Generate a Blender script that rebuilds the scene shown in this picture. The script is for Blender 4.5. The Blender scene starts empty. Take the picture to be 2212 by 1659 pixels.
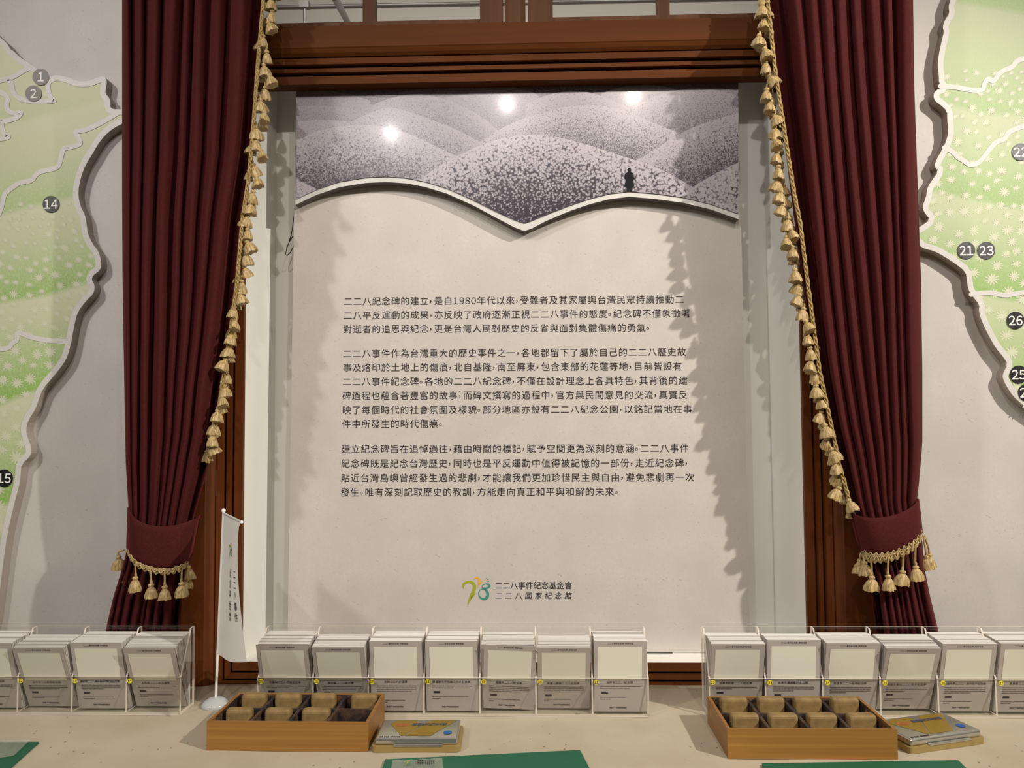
import bpy, bmesh, math, random
from mathutils import Vector, Matrix
random.seed(7)
S = bpy.context.scene
COL = S.collection
PI = math.pi
R = math.radians
# ------------------------------------------------------------------ camera
FPX = 1660.0                       # focal length in pixels of the 2212x1659 frame
ZT = 0.80                          # table height
ZC = ZT + 0.559                    # eye height
CAM = Vector((0, 0, ZC))
CROT = Matrix.Rotation(R(1.6), 3, 'Z') @ Matrix.Rotation(R(92.6), 3, 'X') @ Matrix.Rotation(R(-0.4), 3, 'Z')
cd = bpy.data.cameras.new('camera'); cam = bpy.data.objects.new('camera', cd); COL.objects.link(cam)
cd.sensor_width = 36; cd.lens = FPX / 2212 * 36; cd.clip_start = 0.02; cd.clip_end = 60
cam.location = CAM; cam.rotation_euler = CROT.to_euler()
S.camera = cam
def ray(px, py): return CROT @ Vector(((px - 1106) / FPX, (829.5 - py) / FPX, -1))
def P(px, py, Y):                  # a photograph point on the vertical plane y = Y
    d = ray(px, py); return CAM + d * (Y / d.y)
def T(px, py, z=ZT):               # a photograph point on the level plane z
    d = ray(px, py); return CAM + d * ((z - ZC) / d.z)
def HIT(px, py, o, n):
    d = ray(px, py); return CAM + d * ((o - CAM).dot(n) / d.dot(n))
# main planes of the place
YW = 1.70                          # face of the papered wall
YF = 1.66                          # inner lip of the wooden window frame
XL = P(526, 900, YF).x; XR = P(1733, 900, YF).x
ZB = P(1450, 1431, YF).z; ZTOP = P(1106, 175, YF).z
YPB = 1.716                        # foot of the text panel, standing on the ledge
PU = Vector((1, 0, 0)); PV = Vector((0, 0.006, 1)).normalized(); PN = PU.cross(PV)
PO = Vector((0, YPB, ZB))
HT = 0.028                         # thickness of the raised hill relief
# ------------------------------------------------------------------ world, lights, exposure
w = bpy.data.worlds.new('world'); S.world = w; w.use_nodes = True
w.node_tree.nodes['Background'].inputs[0].default_value = (1, .93, .85, 1)
w.node_tree.nodes['Background'].inputs[1].default_value = 0.02
S.view_settings.view_transform = 'Standard'; S.view_settings.look = 'None'
S.view_settings.gamma = 1; S.view_settings.exposure = 0.42
try: S.view_settings.use_curve_mapping = False
except Exception: pass
S.cycles.max_bounces = 10; S.cycles.transparent_max_bounces = 40
def lamp(name, kind, loc, energy, col, size=0.05, aim=None, spot=70, blend=.5, sy=None):
    l = bpy.data.lights.new(name, kind); l.energy = energy; l.color = col
    if kind == 'AREA':
        l.size = size
        if sy: l.shape = 'RECTANGLE'; l.size_y = sy
    else: l.shadow_soft_size = size
    if kind == 'SPOT': l.spot_size = R(spot); l.spot_blend = blend
    o = bpy.data.objects.new(name, l); COL.objects.link(o); o.location = loc
    if aim is not None: o.rotation_euler = (Vector(aim) - Vector(loc)).to_track_quat('-Z', 'Y').to_euler()
    o['kind'] = 'helper'
    return o
def mirror_lamp(px, py, zl):       # where a ceiling lamp hangs whose reflection shows at this place of the glossy print
    q = HIT(px, py, PO + PN * HT, PN); d = (q - CAM).normalized(); r = d - PN * 2 * d.dot(PN)
    return q + r * ((zl - q.z) / r.z)
WARM, NEUT = (1, .91, .79), (1, .96, .92)
for n, (px, py, e, c) in enumerate([(845, 288, 26, (1, .95, .93)), (1095, 225, 26, (1, .91, .88)), (1368, 208, 26, WARM)]):
    L = mirror_lamp(px, py, 3.05)
    lamp('ceiling_spot_lamp', 'SPOT', L, e * 1.4, c, .02, (L.x * .9, 1.74, 1.55), 64, .8)
lamp('track_spot_lamp', 'SPOT', (2.35, -.25, 3.05), 270, (1, .94, .85), .03, (.15, 1.7, 1.2), 46, .75)
lamp('track_spot_lamp', 'SPOT', (-2.0, -.45, 3.05), 78, NEUT, .09, (-.2, 1.7, 1.5), 62, .8)
for x in (-2.75, 2.75): lamp('side_fill_light', 'AREA', (x, -.9, 2.9), 8.5, NEUT, 1.3, (x * .22, 1.5, 1.1), sy=1.3)  # added soft fill from both sides, kept out of the print's reflections
lamp('corridor_fill_light', 'AREA', (0, 2.35, 3.2), 9, NEUT, 2.0, (0, 2.35, 0), sy=.4)  # unseen fill added to brighten the space behind the transom
# ------------------------------------------------------------------ materials
def lin(c):
    f = lambda v: (v / 12.92 if v <= .04045 else ((v + .055) / 1.055) ** 2.4)
    return tuple(f(v / 255) for v in c[:3]) + (1,)
def mat(name, c, rough=.6, metal=0, spec=.4, **k):
    m = bpy.data.materials.new(name); m.use_nodes = True
    b = m.node_tree.nodes['Principled BSDF']
    b.inputs['Base Color'].default_value = lin(c); b.inputs['Roughness'].default_value = rough
    b.inputs['Metallic'].default_value = metal; b.inputs['Specular IOR Level'].default_value = spec
    for q, v in k.items(): b.inputs[q.replace('_', ' ')].default_value = v
    return m
class NT:                          # small node-graph helper
    def __init__(s, m): s.t = m.node_tree; s.b = s.t.nodes['Principled BSDF']
    def n(s, kind, ins=None, **k):
        o = s.t.nodes.new('ShaderNode' + kind)
        for q, v in k.items(): setattr(o, q, v)
        for q, v in (ins or {}).items():
            if hasattr(v, 'is_linked') or hasattr(v, 'links'): s.t.links.new(v, o.inputs[q])
            else: o.inputs[q].default_value = v
        return o
    def geo(s, sc=(1, 1, 1), rot=(0, 0, 0)):
        c = s.n('TexCoord'); return s.n('Mapping', {'Vector': c.outputs['Object'], 'Scale': sc, 'Rotation': rot}).outputs[0]
    def noise(s, v, scale, detail=3, rough=.5, dist=0):
        return s.n('TexNoise', {'Vector': v, 'Scale': scale, 'Detail': detail, 'Roughness': rough, 'Distortion': dist}).outputs[0]
    def voro(s, v, scale, feature='F1', rnd=1, out=0, dims='3D'):
        return s.n('TexVoronoi', {'Vector': v, 'Scale': scale, 'Randomness': rnd}, feature=feature, voronoi_dimensions=dims).outputs[out]
    def rng(s, v, a, b, c=0, d=1):
        return s.n('MapRange', {'Value': v, 'From Min': a, 'From Max': b, 'To Min': c, 'To Max': d}).outputs[0]
    def math(s, op, a, b=0): return s.n('Math', {0: a, 1: b}, operation=op).outputs[0]
    def mix(s, f, a, b, blend='MIX'):
        o = s.t.nodes.new('ShaderNodeMix'); o.data_type = 'RGBA'; o.blend_type = blend
        for i, v in ((0, f), (6, a), (7, b)):
            if hasattr(v, 'is_linked'): s.t.links.new(v, o.inputs[i])
            else: o.inputs[i].default_value = v
        return o.outputs[2]
    def base(s, c): s.t.links.new(c, s.b.inputs['Base Color'])
    def rough(s, c): s.t.links.new(c, s.b.inputs['Roughness'])
    def bump(s, h, st=.2, dist=.002):
        o = s.n('Bump', {'Height': h, 'Strength': st, 'Distance': dist}); s.t.links.new(o.outputs[0], s.b.inputs['Normal'])
def paper(name, c, rough=.55, spec=.3, flecks=1):
    m = mat(name, c, rough, 0, spec); g = NT(m); v = g.geo()
    a = g.mix(g.rng(g.noise(v, 9, 4), .3, .7), lin(c), lin(tuple(x * .94 for x in c)))
    a = g.mix(g.rng(g.noise(v, 160, 4, .7), .35, .7, 0, .6), a, lin(tuple(x * .93 for x in c)))
    vs = g.geo((1, 1, 1.5), (PI / 2, .0, .0)); d = g.noise(v, 30, 2)
    f = g.rng(g.voro(g.n('VectorMath', {0: vs, 1: g.n('VectorMath', {0: d, 1: (.05, .05, .05)}, operation='MULTIPLY').outputs[0]}, operation='ADD').outputs[0], 50, dims='2D'), .03, .062, 1, 0)
    f2 = g.math('MULTIPLY', f, g.rng(g.noise(v, 21, 1), .46, .56, 0, .55))
    a = g.mix(f2, a, lin((116, 104, 96))); g.base(a); return m
def wood(name, c1, c2, scale=1, axis='X', rough=.35, spec=.5, coat=0.0, streak=26):
    m = mat(name, c1, rough, 0, spec); g = NT(m)
    st = {'X': (.7, streak, streak), 'Z': (streak, streak, .7), 'Y': (streak, .7, streak)}[axis]
    v = g.geo(tuple(q * scale for q in st))
    n1 = g.noise(v, 1.0, 5, .6, .6); v2 = g.geo(tuple(q * scale * .12 for q in st)); n2 = g.noise(v2, 1.3, 3)
    a = g.mix(g.rng(n1, .3, .72), lin(c1), lin(c2)); a = g.mix(g.rng(n2, .35, .7, 0, .5), a, lin(tuple(x * .72 for x in c1)))
    g.base(a); g.bump(n1, .08, .001); m.node_tree.nodes['Principled BSDF'].inputs['Coat Weight'].default_value = coat
    return m
M = {}
M['wall_paper'] = paper('wall_paper', (205, 199, 193))
M['panel_paper'] = paper('panel_paper', (206, 199, 190), .42, .4)
M['rim'] = paper('rim_paper', (218, 214, 208), .45)
M['board_side'] = mat('board_side', (172, 162, 152), .7)
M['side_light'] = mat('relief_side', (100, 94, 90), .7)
M['plaster'] = mat('white_plaster', (238, 236, 228), .55)
M['room_white'] = mat('room_white', (214, 208, 198), .8)
M['room_floor'] = wood('room_floor', (120, 82, 52), (90, 58, 36), .3, 'Y')
M['frame_h'] = wood('varnished_wood_level', (98, 54, 22), (74, 39, 15), 1, 'X', .55, .08, 0, 22)
M['frame_v'] = wood('varnished_wood_upright', (116, 60, 24), (80, 40, 17), 1, 'Z', .45, .25, 0, 22)
M['sash'] = wood('old_sash_wood', (98, 64, 40), (68, 42, 26), 1, 'Z', .6, .15, 0, 30)
M['pipe'] = mat('grey_pipe', (150, 145, 142), .4, .6)
m = mat('burgundy_velvet', (92, 26, 30), .85, 0, .15, Sheen_Weight=.2, Sheen_Roughness=.45); M['velvet'] = m
m.node_tree.nodes['Principled BSDF'].inputs['Sheen Tint'].default_value = lin((190, 80, 80))
g = NT(m); v = g.geo(); g.base(g.mix(g.rng(g.noise(v, 260, 4, .7), .3, .7), lin((76, 27, 26)), lin((60, 19, 19))))
g.bump(g.noise(v, 500, 2), .25, .001)
def gold(name, a, b, sc):
    m = mat(name, a, .5, 0, .5, Sheen_Weight=.2); g = NT(m); v = g.geo((1, 1, .12))
    n = g.noise(v, sc, 3, .6); g.base(g.mix(g.rng(n, .35, .68), lin(a), lin(b))); g.bump(n, .5, .002); return m
M['gold'] = gold('gold_thread', (200, 174, 118), (134, 104, 56), 420)
M['braid'] = gold('gold_braid', (190, 160, 92), (128, 98, 44), 600)
M['black'] = mat('black_ink', (34, 26, 32), .5, 0, .3)
M['white_ink'] = mat('white_ink', (240, 238, 232), .5)
M['silver'] = mat('brushed_silver_tin', (196, 194, 186), .22, .85, .5)
M['khaki'] = mat('khaki_plastic', (150, 128, 76), .45)
M['olive_gold'] = mat('olive_gold_print', (150, 120, 38), .3, .25)
M['blue_dot'] = mat('blue_sticker', (24, 84, 160), .4)
M['navy_ink'] = mat('navy_ink', (58, 66, 92), .4)
M['red_ink'] = mat('red_ink', (196, 84, 72), .4)
M['yellow'] = mat('yellow_sticker', (226, 210, 40), .45)
M['green_mat'] = mat('green_cutting_mat', (22, 92, 66), .5)
g = NT(M['green_mat']); g.base(g.mix(g.rng(g.noise(g.geo(), 300, 3), .3, .7), lin((20, 88, 63)), lin((26, 97, 70))))
M['card'] = mat('card_grey', (172, 164, 156), .5)
M['card_edge'] = mat('card_white_edge', (240, 238, 230), .7)
g = NT(M['card_edge']); g.base(g.mix(g.rng(g.noise(g.geo((.5, 60, .5)), 12, 2), .45, .72), lin((243, 241, 234)), lin((205, 201, 192))))
M['card_side'] = mat('card_side_edge', (205, 198, 190), .7)
g = NT(M['card_side']); g.base(g.mix(g.rng(g.noise(g.geo((.2, 60, .2)), 14, 3), .4, .65), lin((222, 216, 208)), lin((140, 132, 126))))
M['card_photo'] = mat('card_picture_cream', (216, 214, 196), .3)
M['ink_grey'] = mat('grey_ink', (92, 84, 82), .6)
M['ink_dark'] = mat('dark_ink', (48, 42, 46), .6)
M['flag_cloth'] = mat('white_flag_cloth', (236, 234, 228), .7)
M['white_plastic'] = mat('white_plastic', (232, 230, 224), .3)
M['clear_base'] = mat('frosted_plastic_foot', (226, 230, 228), .12, 0, .5, Transmission_Weight=.45)
M['wire'] = mat('dark_wire', (60, 56, 54), .4, .5)
M['cable'] = mat('white_cable', (210, 208, 200), .5)
M['logo_green'] = mat('logo_lime', (160, 168, 34), .5); M['logo_orange'] = mat('logo_orange', (236, 172, 44), .5); M['logo_teal'] = mat('logo_teal', (66, 140, 120), .5)
M['badge_black'] = mat('badge_black', (30, 27, 30), .4); M['badge_grey'] = mat('badge_grey', (62, 60, 60), .4); M['badge_fog'] = mat('badge_fog', (126, 124, 116), .5)
M['figure_ink'] = mat('figure_ink', (36, 36, 40), .8, 0, .1)
M['flower'] = mat('flower_print', (204, 206, 176), .5)
# clear acrylic: see-through sheet with a soft surface reflection
def acrylic(name, tint, refl, edge=0):
    m = bpy.data.materials.new(name); m.use_nodes = True; t = m.node_tree; t.nodes.clear()
    o = t.nodes.new('ShaderNodeOutputMaterial'); tr = t.nodes.new('ShaderNodeBsdfTransparent'); gl = t.nodes.new('ShaderNodeBsdfGlossy')
    tr.inputs[0].default_value = tint; gl.inputs['Roughness'].default_value = .04
    lw = t.nodes.new('ShaderNodeLayerWeight'); p4 = t.nodes.new('ShaderNodeMath'); p4.operation = 'POWER'; p4.inputs[1].default_value = 4.5; fr = t.nodes.new('ShaderNodeMath'); fr.operation = 'MULTIPLY_ADD'
    t.links.new(lw.outputs['Facing'], p4.inputs[0]); t.links.new(p4.outputs[0], fr.inputs[0]); fr.inputs[1].default_value = refl; fr.inputs[2].default_value = .022
    mx = t.nodes.new('ShaderNodeMixShader'); t.links.new(fr.outputs[0], mx.inputs[0]); t.links.new(tr.outputs[0], mx.inputs[1]); t.links.new(gl.outputs[0], mx.inputs[2])
    last = mx
    if edge:
        df = t.nodes.new('ShaderNodeBsdfDiffuse'); df.inputs[0].default_value = lin((240, 228, 214)); m2 = t.nodes.new('ShaderNodeMixShader'); m2.inputs[0].default_value = edge
        t.links.new(mx.outputs[0], m2.inputs[1]); t.links.new(df.outputs[0], m2.inputs[2]); last = m2
    t.links.new(last.outputs[0], o.inputs[0]); return m
M['acrylic'] = acrylic('clear_acrylic', (.982, .984, .978, 1), .45)
M['acrylic_edge'] = acrylic('acrylic_edge', (.85, .83, .80, 1), .4, .7)  # glow of light piped to the sheet edges, put in as whitish colour
M['sleeve'] = acrylic('clear_plastic_sleeve', (.88, .96, .92, 1), .5, .2)
M['pane'] = acrylic('window_glass', (.95, .96, .95, 1), .5)
# tablecloth, stained pine and stamp handles
m = mat('cream_table_paper', (206, 192, 164), .7, 0, .2); M['cloth'] = m; g = NT(m); v = g.geo()
a = g.mix(g.rng(g.noise(v, 5, 5, .6), .35, .7), lin((188, 177, 155)), lin((174, 161, 137)))
sp = g.math('MULTIPLY', g.rng(g.voro(g.geo((1, .6, 1), (0, 0, .5)), 30, dims='2D'), .03, .055, 1, 0), g.rng(g.noise(v, 9, 2), .5, .6, 0, .8))
a = g.mix(sp, a, lin((92, 82, 74)))
st = g.math('MULTIPLY', g.rng(g.noise(v, 26, 6, .75, 1.5), .62, .72, 0, .55), g.rng(g.noise(v, 4, 1), .5, .62)); a = g.mix(st, a, lin((140, 124, 104)))
g.base(a); g.bump(g.noise(v, 14, 4), .35, .006)
M['pine'] = wood('pine', (172, 126, 60), (128, 84, 34), 1, 'X', .4, .4, 0, 70)
M['pine_side'] = wood('pine_side', (160, 112, 54), (134, 86, 36), 1, 'Y', .4, .4, 0, 60)
def inky(name, c, c2, amt=(.42, .62)):
    m = mat(name, c, .6); g = NT(m); v = g.geo(); n = g.noise(v, 34, 5, .65, .6)
    a = g.mix(g.rng(g.noise(v, 60, 3), .3, .7), lin(c), lin(tuple(x * .8 for x in c))); g.base(g.mix(g.rng(n, *amt), a, lin(c2))); return m
M['tray_inside'] = inky('ink_stained_pine', (150, 104, 54), (44, 38, 42), (.36, .56))
M['divider'] = inky('ink_stained_divider', (96, 68, 44), (34, 30, 36), (.36, .56))
M['stamp'] = inky('stamp_handle', (150, 122, 74), (66, 54, 42), (.6, .8))
M['rubber'] = mat('dark_rubber', (48, 42, 40), .7)
# map print: pale crests running into fresh green, fine grain
def map_print(name, k):
    m = mat(name, (190, 196, 150), .5, 0, .35); g = NT(m); c = g.n('TexCoord').outputs['Object']; x = g.n('SeparateXYZ', {0: c})
    wv = g.math('SINE', g.math('ADD', g.math('MULTIPLY', x.outputs[0], 7.0), k)); ph = g.math('ADD', g.math('MULTIPLY', x.outputs[2], -4.6), g.math('MULTIPLY', wv, .22))
    ph = g.math('ADD', ph, g.math('MULTIPLY', g.noise(c, 2.2, 2), .5)); fr = g.math('FRACT', ph)
    grain = g.noise(g.geo((1, 1, .6)), 210, 4, .75); dn = g.rng(x.outputs[2], .75, .2, .15 if k < 2 else .5, 1)
    f = g.math('MULTIPLY', g.math('MULTIPLY', g.math('MULTIPLY', g.math('POWER', fr, 1.1), g.rng(fr, 1, .93)), dn), g.rng(grain, .32, .62, .35, 1.25))
    a = g.mix(f, lin((202, 203, 170)) if k < 2 else lin((188, 196, 158)), lin((126, 174, 60)) if k < 2 else lin((130, 172, 74))); a = g.mix(g.rng(grain, .55, .75, 0, .45), a, lin((222, 222, 196))); g.base(a); return m
M['map_left'] = map_print('map_print_green', 1.2); M['map_right'] = map_print('map_print_green_b', 3.4)
# hills print: pale stippled blossoms on purple-grey; the mesh carries how far below each crest a point lies
m = mat('hill_print', (150, 140, 150), .2, 0, .5); M['hill'] = m; g = NT(m); c = g.n('TexCoord').outputs['Object']
dep = g.n('Attribute', attribute_name='below').outputs['Fac']; hz = g.n('Attribute', attribute_name='haze').outputs['Fac']
v1 = g.voro(c, 200); v2 = g.voro(c, 330); v4 = g.voro(c, 440); n3 = g.noise(c, 560, 3, .8)
b_ = g.n('Mix', {0: g.rng(hz, .0, .35), 2: v1, 3: v2}).outputs[0]; b_ = g.n('Mix', {0: g.rng(hz, .35, .8), 2: b_, 3: v4}).outputs[0]
b_ = g.math('ADD', b_, g.math('MULTIPLY', g.math('SUBTRACT', n3, .5), .7))
thr = g.rng(dep, 0, 1, .76, .32); mk = g.rng(g.math('SUBTRACT', b_, thr), -.16, .16, 0, 1)
stren = g.math('MULTIPLY', mk, g.rng(hz, 0, 1, 1, .5))
lt = g.mix(hz, lin((176, 168, 174)), lin((134, 126, 134))); lt = g.mix(g.math('MULTIPLY', dep, g.rng(hz, 0, 1, .25, .7)), lt, lin((96, 86, 98)))
g.base(g.mix(stren, lt, lin((50, 40, 53)))); g.b.inputs['Roughness'].default_value = .27; g.b.inputs['Specular IOR Level'].default_value = .42; g.b.inputs['Coat Weight'].default_value = .05; g.b.inputs['Coat Roughness'].default_value = .09
# ------------------------------------------------------------------ mesh helpers
class MB:
    def __init__(s): s.v = []; s.f = []; s.mi = []; s.sm = []
    def add(s, vs, fs, mi=0, smooth=False):
        o = len(s.v); s.v += [tuple(q) for q in vs]; s.f += [[o + i for i in f] for f in fs]; s.mi += [mi] * len(fs); s.sm += [smooth] * len(fs); return s
    def box(s, x0, x1, y0, y1, z0, z1, mi=0):
        vs = [(x, y, z) for x in (x0, x1) for y in (y0, y1) for z in (z0, z1)]
        return s.add(vs, [(0, 1, 3, 2), (4, 6, 7, 5), (0, 4, 5, 1), (2, 3, 7, 6), (0, 2, 6, 4), (1, 5, 7, 3)], mi)
    def grid(s, pts, mi=0, smooth=True, closed=False):
        n, k = len(pts), len(pts[0]); fs = []
        for i in range(n - 1):
            for j in range(k if closed else k - 1):
                fs.append((i * k + j, i * k + (j + 1) % k, (i + 1) * k + (j + 1) % k, (i + 1) * k + j))
        return s.add([p for r in pts for p in r], fs, mi, smooth)
    def prism(s, front, back, mi=0, ms=None, mb=None):     # matching outlines
        n = len(front); s.add(front, [list(range(n))], mi); s.add(back, [list(range(n))[::-1]], mi if mb is None else mb)
        return s.add(list(front) + list(back), [(i, i + n, (i + 1) % n + n, (i + 1) % n) for i in range(n)], mi if ms is None else ms)
    def lathe(s, prof, c=(0, 0, 0), n=16, mi=0, rid=0, smooth=True):
        pts = []
        for r, z in prof: pts.append([(c[0] + r * (1 + rid * (-1) ** j) * math.cos(2 * PI * j / n), c[1] + r * (1 + rid * (-1) ** j) * math.sin(2 * PI * j / n), c[2] + z) for j in range(n)])
        s.grid(pts, mi, smooth, True); s.add(pts[0], [list(range(n))], mi); return s.add(pts[-1], [list(range(n))], mi)
    def tube(s, path, r, n=8, mi=0):
        path = [Vector(p) for p in path]; pts = []
        for i, p in enumerate(path):
            t = (path[min(i + 1, len(path) - 1)] - path[max(i - 1, 0)]).normalized(); a = t.orthogonal().normalized() if i == 0 else (a - t * a.dot(t)).normalized(); b = t.cross(a)
            rr = r[i] if isinstance(r, (list, tuple)) else r
            pts.append([p + a * rr * math.cos(2 * PI * j / n) + b * rr * math.sin(2 * PI * j / n) for j in range(n)])
        s.grid(pts, mi, True, True); s.add(pts[0], [list(range(n))[::-1]], mi); return s.add(pts[-1], [list(range(n))], mi)
    def rbox(s, sx, sy, sz, r, seg=2, c=(0, 0, 0), mi=0, vert_only=False, M4=None):
        bm = bmesh.new(); bmesh.ops.create_cube(bm, size=1)
        for v in bm.verts: v.co = Vector((v.co.x * sx, v.co.y * sy, v.co.z * sz))
        es = [e for e in bm.edges if not vert_only or abs(e.verts[0].co.z - e.verts[1].co.z) > sz * .5]
        bmesh.ops.bevel(bm, geom=es, offset=r, segments=seg, affect='EDGES', profile=.5)
        bm.verts.index_update(); vs = [(M4 @ v.co if M4 else v.co) + Vector(c) for v in bm.verts]; fs = [[v.index for v in f.verts] for f in bm.faces]; bm.free()
        return s.add(vs, fs, mi, False)
def obj(name, mb, mats, parent=None, loc=None, **props):
    me = bpy.data.meshes.new(name); me.from_pydata(mb.v, [], mb.f)
    for q in (mats if isinstance(mats, (list, tuple)) else [mats]): me.materials.append(M[q])
    me.polygons.foreach_set('material_index', mb.mi); me.polygons.foreach_set('use_smooth', mb.sm); me.update()
    o = bpy.data.objects.new(name, me); COL.objects.link(o)
    if parent: o.parent = parent
    if loc is not None: o.location = loc
    for q, v in props.items(): o[q] = v
    return o
def thing(name, label, cat, loc=(0, 0, 0), group=None, rz=0):
    o = bpy.data.objects.new(name, None); COL.objects.link(o); o.location = loc; o.rotation_euler = (0, 0, rz); o.empty_display_size = .05
    o['label'] = label; o['category'] = cat
    if group: o['group'] = group
    return o
def copy_part(src, parent):
    c = src.copy(); COL.objects.link(c); c.parent = parent; return c
def interp(pts, y):                # piecewise linear x(y)
    if y <= pts[0][1]:
        (x0, y0), (x1, y1) = pts[0], pts[1]
    else:
        for (x0, y0), (x1, y1) in zip(pts, pts[1:]):
            if y <= y1: break
    return x0 + (x1 - x0) * (y - y0) / (y1 - y0)
def yinterp(pts, x): return interp([(b, a) for a, b in pts], x)
def resample(pts, n):
    ds = [0]
    for a, b in zip(pts, pts[1:]): ds.append(ds[-1] + math.dist(a, b))
    out = []; i = 0
    for k in range(n):
        d = ds[-1] * k / (n - 1)
        while i < len(ds) - 2 and ds[i + 1] < d: i += 1
        t = (d - ds[i]) / max(1e-9, ds[i + 1] - ds[i]); out.append(tuple(a + (b - a) * t for a, b in zip(pts[i], pts[i + 1])))
    return out
def smooth_line(pts, it=2, closed=False):          # corner cutting
    for _ in range(it):
        q = [] if closed else [pts[0]]; n = len(pts)
        for i in range(n if closed else n - 1):
            a, b = pts[i], pts[(i + 1) % n]
            q += [tuple(x * .75 + y * .25 for x, y in zip(a, b)), tuple(x * .25 + y * .75 for x, y in zip(a, b))]
        if not closed: q.append(pts[-1])
        pts = q
    return pts
def ribbon(pts, w):                # strip around a 2-D line, widths per point or one width; quads as lists of four points
    L, Rr = [], []; n = len(pts)
    for i in range(n):
        a, b = pts[max(i - 1, 0)], pts[min(i + 1, n - 1)]; dx, dy = b[0] - a[0], b[1] - a[1]; l = math.hypot(dx, dy) or 1
        ww = (w[i] if isinstance(w, (list, tuple)) else w) / 2
        L.append((pts[i][0] - dy / l * ww, pts[i][1] + dx / l * ww)); Rr.append((pts[i][0] + dy / l * ww, pts[i][1] - dx / l * ww))
    return [(L[i], L[i + 1], Rr[i + 1], Rr[i]) for i in range(n - 1)]
# ------------------------------------------------------------------ writing (glyph outlines as flat meshes)
TEXT = ["二二八紀念碑的建立，是自1980年代以來，受難者及其家屬與台灣民眾持續推動二", "二八平反運動的成果，亦反映了政府逐漸正視二二八事件的態度。紀念碑不僅象徵著", "對逝者的追思與紀念，更是台灣人民對歷史的反省與面對集體傷痛的勇氣。",
        "二二八事件作為台灣重大的歷史事件之一，各地都留下了屬於自己的二二八歷史故", "事及烙印於土地上的傷痕，北自基隆，南至屏東，包含東部的花蓮等地，目前皆設有", "二二八事件紀念碑。各地的二二八紀念碑，不僅在設計理念上各具特色，其背後的建", "碑過程也蘊含著豐富的故事；而碑文撰寫的過程中，官方與民間意見的交流，真實反", "映了每個時代的社會氛圍及樣貌。部分地區亦設有二二八紀念公園，以銘記當地在事", "件中所發生的時代傷痕。",
        "建立紀念碑旨在追悼過往，藉由時間的標記，賦予空間更為深刻的意涵。二二八事件", "紀念碑既是紀念台灣歷史，同時也是平反運動中值得被記憶的一部份，走近紀念碑，", "貼近台灣島嶼曾經發生過的悲劇，才能讓我們更加珍惜民主與自由，避免悲劇再一次", "發生。唯有深刻記取歷史的教訓，方能走向真正和平與和解的未來。"]
_gl = {}
_tc = bpy.data.curves.new('glyph', 'FONT'); _tc.resolution_u = 2; _to = bpy.data.objects.new('glyph', _tc); COL.objects.link(_to)
def glyph(ch, bold=0):
    k = (ch, bold)
    if k not in _gl:
        _tc.body = ch; _tc.offset = bold; bpy.context.view_layer.update()
        dg = bpy.context.evaluated_depsgraph_get(); e = _to.evaluated_get(dg); me = e.to_mesh()
        _gl[k] = ([tuple(v.co[:2]) for v in me.vertices], [tuple(p.vertices) for p in me.polygons]); e.to_mesh_clear()
    return _gl[k]
HALF = '，。；｜'
def text_line(mb, s, put, em, width=None, mi=0, bold=0, shear=0):
    """s laid out from (0,0) = left end of the line at mid height; put(x, y) gives the 3-D point; x, y in the units of em"""
    adv = [(.5 if c in HALF else .62 if c.isdigit() else .5 if c == ' ' else 1.0) for c in s]
    tot = sum(adv); k = ((width - em * .04) / tot) if width else em
    x = 0
    for c, a in zip(s, adv):
        if c != ' ':
            vs, fs = glyph(chr(0xFF10 + int(c)) if c.isdigit() else c, bold); cell = k * a
            x0 = min(q[0] for q in vs); x1 = max(q[0] for q in vs)
            if c in HALF: ox, oy = x + cell / 2 - em * (x0 + x1) / 2 - em * .08, em * (-.18 if c != '｜' else -.38)
            elif c.isdigit(): ox, oy = x + cell / 2 - em * (x0 + x1) / 2, -.38 * em
            else: ox, oy = x + cell / 2 - em * .5, -.38 * em
            e = em
            mb.add([put(ox + q[0] * e + shear * q[1] * e, oy + q[1] * e) for q in vs], fs, mi)
        x += k * a
def digits(mb, s, put, h, mi=0, bold=.012):       # centred number, digit height h
    s = ''.join(chr(0xFF10 + int(c)) for c in s); wd = []
    for c in s:
        vs, _ = glyph(c, bold); wd.append((min(q[0] for q in vs), max(q[0] for q in vs), max(q[1] for q in vs)))
    e = h / max(q[2] for q in wd); gap = .07; tot = sum(b - a for a, b, _ in wd) * .92 + gap * (len(s) - 1); x = -tot / 2
    for c, (a, b, _) in zip(s, wd):
        vs, fs = glyph(c, bold); mb.add([put((x + (q[0] - a) * .92) * e, q[1] * e - h / 2) for q in vs], fs, mi); x += (b - a) * .92 + gap
for ch in set(''.join(TEXT)): glyph(ch)
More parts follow.
